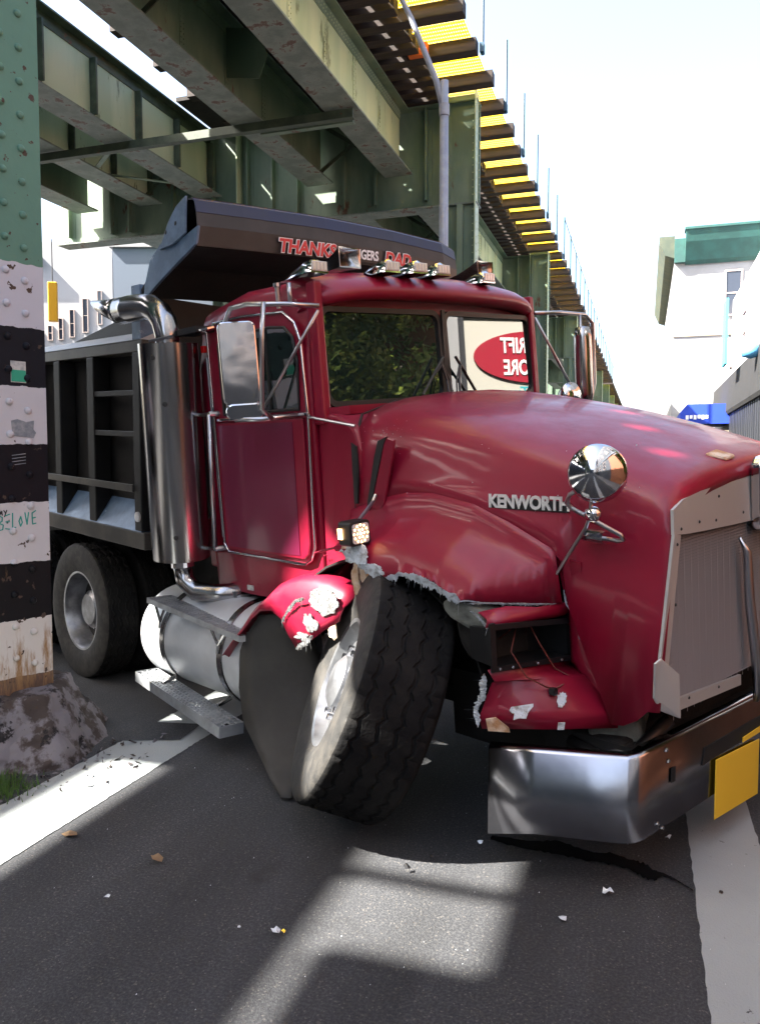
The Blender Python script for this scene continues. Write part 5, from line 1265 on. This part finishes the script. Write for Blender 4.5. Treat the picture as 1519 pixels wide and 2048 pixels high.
U().box(-7.0, -2.3, -.6, -.5, .9, 1.15).box(-7.0, -2.3, .5, .6, .9, 1.15).build('subframe', blackflat, bed)
# ---- cab shield, rising slightly towards the far side
def SX(v): v = Vector(v); return Vector((v.x, v.y, v.z+.085*(v.y+1.2)))
def SXT(v): v = Vector(v); return Vector((v.x+interp([(a, b) for a, b, _ in yy_], v.y), v.y, v.z+.085*(v.y+1.2)))
def SM(): return MB(SX)
yy_ = [(-1.22, 0, 0), (-.9, .02, .0), (-.25, .035, .0), (.4, .03, -.015), (.95, .015, -.045), (1.15, -.03, -.075), (1.22, -.12, -.10)]
sh_rows = lambda pr: [[(x+dx, y, z+dz+(.0)) for x, z in pr] for y, dx, dz in yy_]
shield = SM().grid(sh_rows([(-2.16, 2.80), (-1.75, 3.05), (-1.52, 3.27), (-1.46, 3.26)])).build('cab_shield', shieldm, bed, thick=.012)
SM().grid(sh_rows([(-1.472, 3.265), (-1.445, 3.245), (-1.425, 3.172)])).build('blue_lip', bluestrip, shield, thick=.010)
SM().grid(sh_rows([(-1.428, 3.172), (-1.415, 3.090)])).build('upper_face', shieldm, shield, thick=.010)
SM().grid(sh_rows([(-1.412, 3.090), (-1.425, 2.975)])).build('lettered_face', shieldm, shield, thick=.010)
SM().grid(sh_rows([(-1.43, 2.975), (-1.9, 2.93), (-2.16, 2.78)])).build('shield_underside', blackflat, shield, thick=.008)  # shade beneath the shield is put into this near black colour
wing = MB().prism([(-1.39, -1.232, 3.085), (-1.42, -1.232, 2.98), (-1.81, -1.232, 2.85), (-2.08, -1.232, 2.745), (-2.06, -1.232, 2.84), (-1.98, -1.232, 2.99), (-1.84, -1.232, 3.065), (-1.56, -1.232, 3.05)], (0, .02, 0)).build('shield_wing', bedlit, shield, bevel=.004)
MB().prism([(-1.50, -1.248, 3.28), (-1.62, -1.248, 3.24), (-1.72, -1.248, 3.16), (-1.83, -1.248, 3.02), (-1.66, -1.248, 3.02), (-1.51, -1.248, 3.06)], (0, .014, 0)).build('shield_end_plate', bedlit, shield, bevel=.004)
for (x, z) in ((-1.62, 3.14), (-1.74, 3.11)): MB().lathe([(.014, 0), (.010, .001), (0, .002)], (x, -1.250, z), (0, -1, 0), 10).build('bolt_hole', rubberseal, shield)
def ltext(name, body, y, z, size, m, off, dx, sx=1., sh_=.15):
    return text(name, body, m, shield, basis((-1.395+dx, y, z), (0, 1, 0), (0, 0, 1)), size, shear=sh_, off=off, ext=.0015, sx=sx, xf=SXT)
for (w, y, sx) in (('THANKS', -.66, 1.02), ('DAD', .28, 1.05)):
    ltext('lettering_outline', w, y, 2.985, .118, textwhite, .0085, .0, sx)
    ltext('lettering', w, y, 2.985, .118, textred, .0035, .004, sx)
MB(SXT).box(-1.389, -1.385, -.08, .24, 2.975, 3.075).build('sticker', shieldm, shield)
ltext('sticker_lettering', 'RANGERS', -.12, 2.992, .092, textwhite, .002, .018, .80, 0)

# ================================================================== ROAD DEBRIS
def shard(px_, py_, s_, m, label, cat, seed, lift=.02, group=None, name='shard'):
    random.seed(seed); n_ = 7; pts = [(s_*random.uniform(.5, 1)*math.cos(2*math.pi*k/n_), s_*random.uniform(.5, 1)*math.sin(2*math.pi*k/n_)*.8, random.uniform(0, lift)) for k in range(n_)]
    b_ = MB().add(pts+[(0, 0, lift*.8)], [(k, (k+1) % n_, n_) for k in range(n_)])
    o = b_.build(name, m, thick=.002, label=label, cat=cat, group=group); o.location = (px_, py_, .006); return o
shard(-1.908, 2.804, .035, leafdry, 'curled brown leaf lying on the shaded asphalt, left of centre', 'leaf', 51, .03, name='dry_leaf')
shard(-2.426, 2.889, .045, leafdry, 'flat dry leaf by the near edge of the left white line', 'leaf', 52, .012, name='dry_leaf')
shard(-.894, 3.061, .018, blackpl, 'black scrap lying in the sunlit patch of asphalt', 'debris', 53, .03, name='plastic_scrap')
shard(-.828, 3.205, .012, blackpl, 'tiny dark crumb near the far edge of the sunlit patch', 'debris', 54, .012, name='plastic_scrap')
shard(-.252, 2.903, .020, glassbit, 'bluish white plastic chip on the shaded asphalt right of the sunlit patch', 'debris', 55, .012, name='lens_chip')
shard(-.109, 3.14, .028, glassbit, 'curved clear lens fragment under the bumper edge, nearest the right white line', 'debris', 56, .02, name='lens_chip')
shard(-1.216, 2.502, .024, glassbit, 'clear lens fragment beside the lower left corner of the sunlit patch', 'debris', 57, .016, name='lens_chip')
shard(-1.19, 2.51, .010, yellowm, 'small yellow chip touching a clear lens fragment', 'debris', 58, .012, name='lens_chip')
shard(-1.927, 2.502, .018, glassbit, 'pale lens fragment alone on the dark asphalt at lower left', 'debris', 59, .016, name='lens_chip')
shard(-1.356, 2.489, .008, glassbit, 'tiny white chip left of the sunlit patch', 'debris', 60, .006, name='lens_chip')
shard(-.654, 3.389, .016, glassbit, 'clear chip at the far edge of the sunlit patch under the truck', 'debris', 61, .02, name='lens_chip')
shard(.131, 3.697, .014, glassbit, 'glassy chip lying just beneath the bumper corner', 'debris', 62, .02, name='lens_chip')
shard(-2.045, 3.304, .016, blackpl, 'dark scrap between the lower step and the left white line', 'debris', 63, .012, name='plastic_scrap')
shard(.313, 3.279, .012, blackpl, 'small dark scrap on the right white line', 'debris', 64, .010, name='plastic_scrap')
random.seed(5)
gt = MB()
for i in range(150):
    x = random.uniform(-2.4, 1.0); y = random.uniform(1.6, 4.6); s_ = random.uniform(.0008, .0022)
    gt.add([(x-s_, y-s_, .003), (x+s_, y-s_*.5, .004), (x, y+s_, .003+s_*2)], [(0, 1, 2)])
gt.build('glass_grit', glassbit, kind='stuff', label='scattered tiny glass grit on the asphalt in front of the truck', cat='grit')
# leaked fluid: a thin dark wet trail from under the bumper
ot = bpy.data.materials.new('wet_oil'); ot.use_nodes = True; ot.node_tree.nodes['Principled BSDF'].inputs['Base Color'].default_value = (.008, .008, .009, 1); ot.node_tree.nodes['Principled BSDF'].inputs['Roughness'].default_value = .18
pth = [(-.62, 3.46, .015), (-.46, 3.44, .03), (-.33, 3.46, .04), (-.19, 3.42, .03), (-.10, 3.43, .035), (-.02, 3.40, .03), (.03, 3.37, .045), (.07, 3.34, .03), (.10, 3.36, .012), (.15, 3.33, .006), (.22, 3.26, .003)]
ra, rb_ = [], []
for (x0, y0, w0), (x1, y1, w1) in zip(pth[:-1], pth[1:]):
    for k in range(8):
        t_ = k/8; x = lerp(x0, x1, t_); y = lerp(y0, y1, t_); w = lerp(w0, w1, t_)*random.uniform(1.2, 1.7)
        ra.append((x, y-w, .0075)); rb_.append((x, y+w, .0075))
MB().grid([ra, rb_]).build('oil_trail', ot, label='dark wet oil trail running from under the bumper', cat='oil stain')
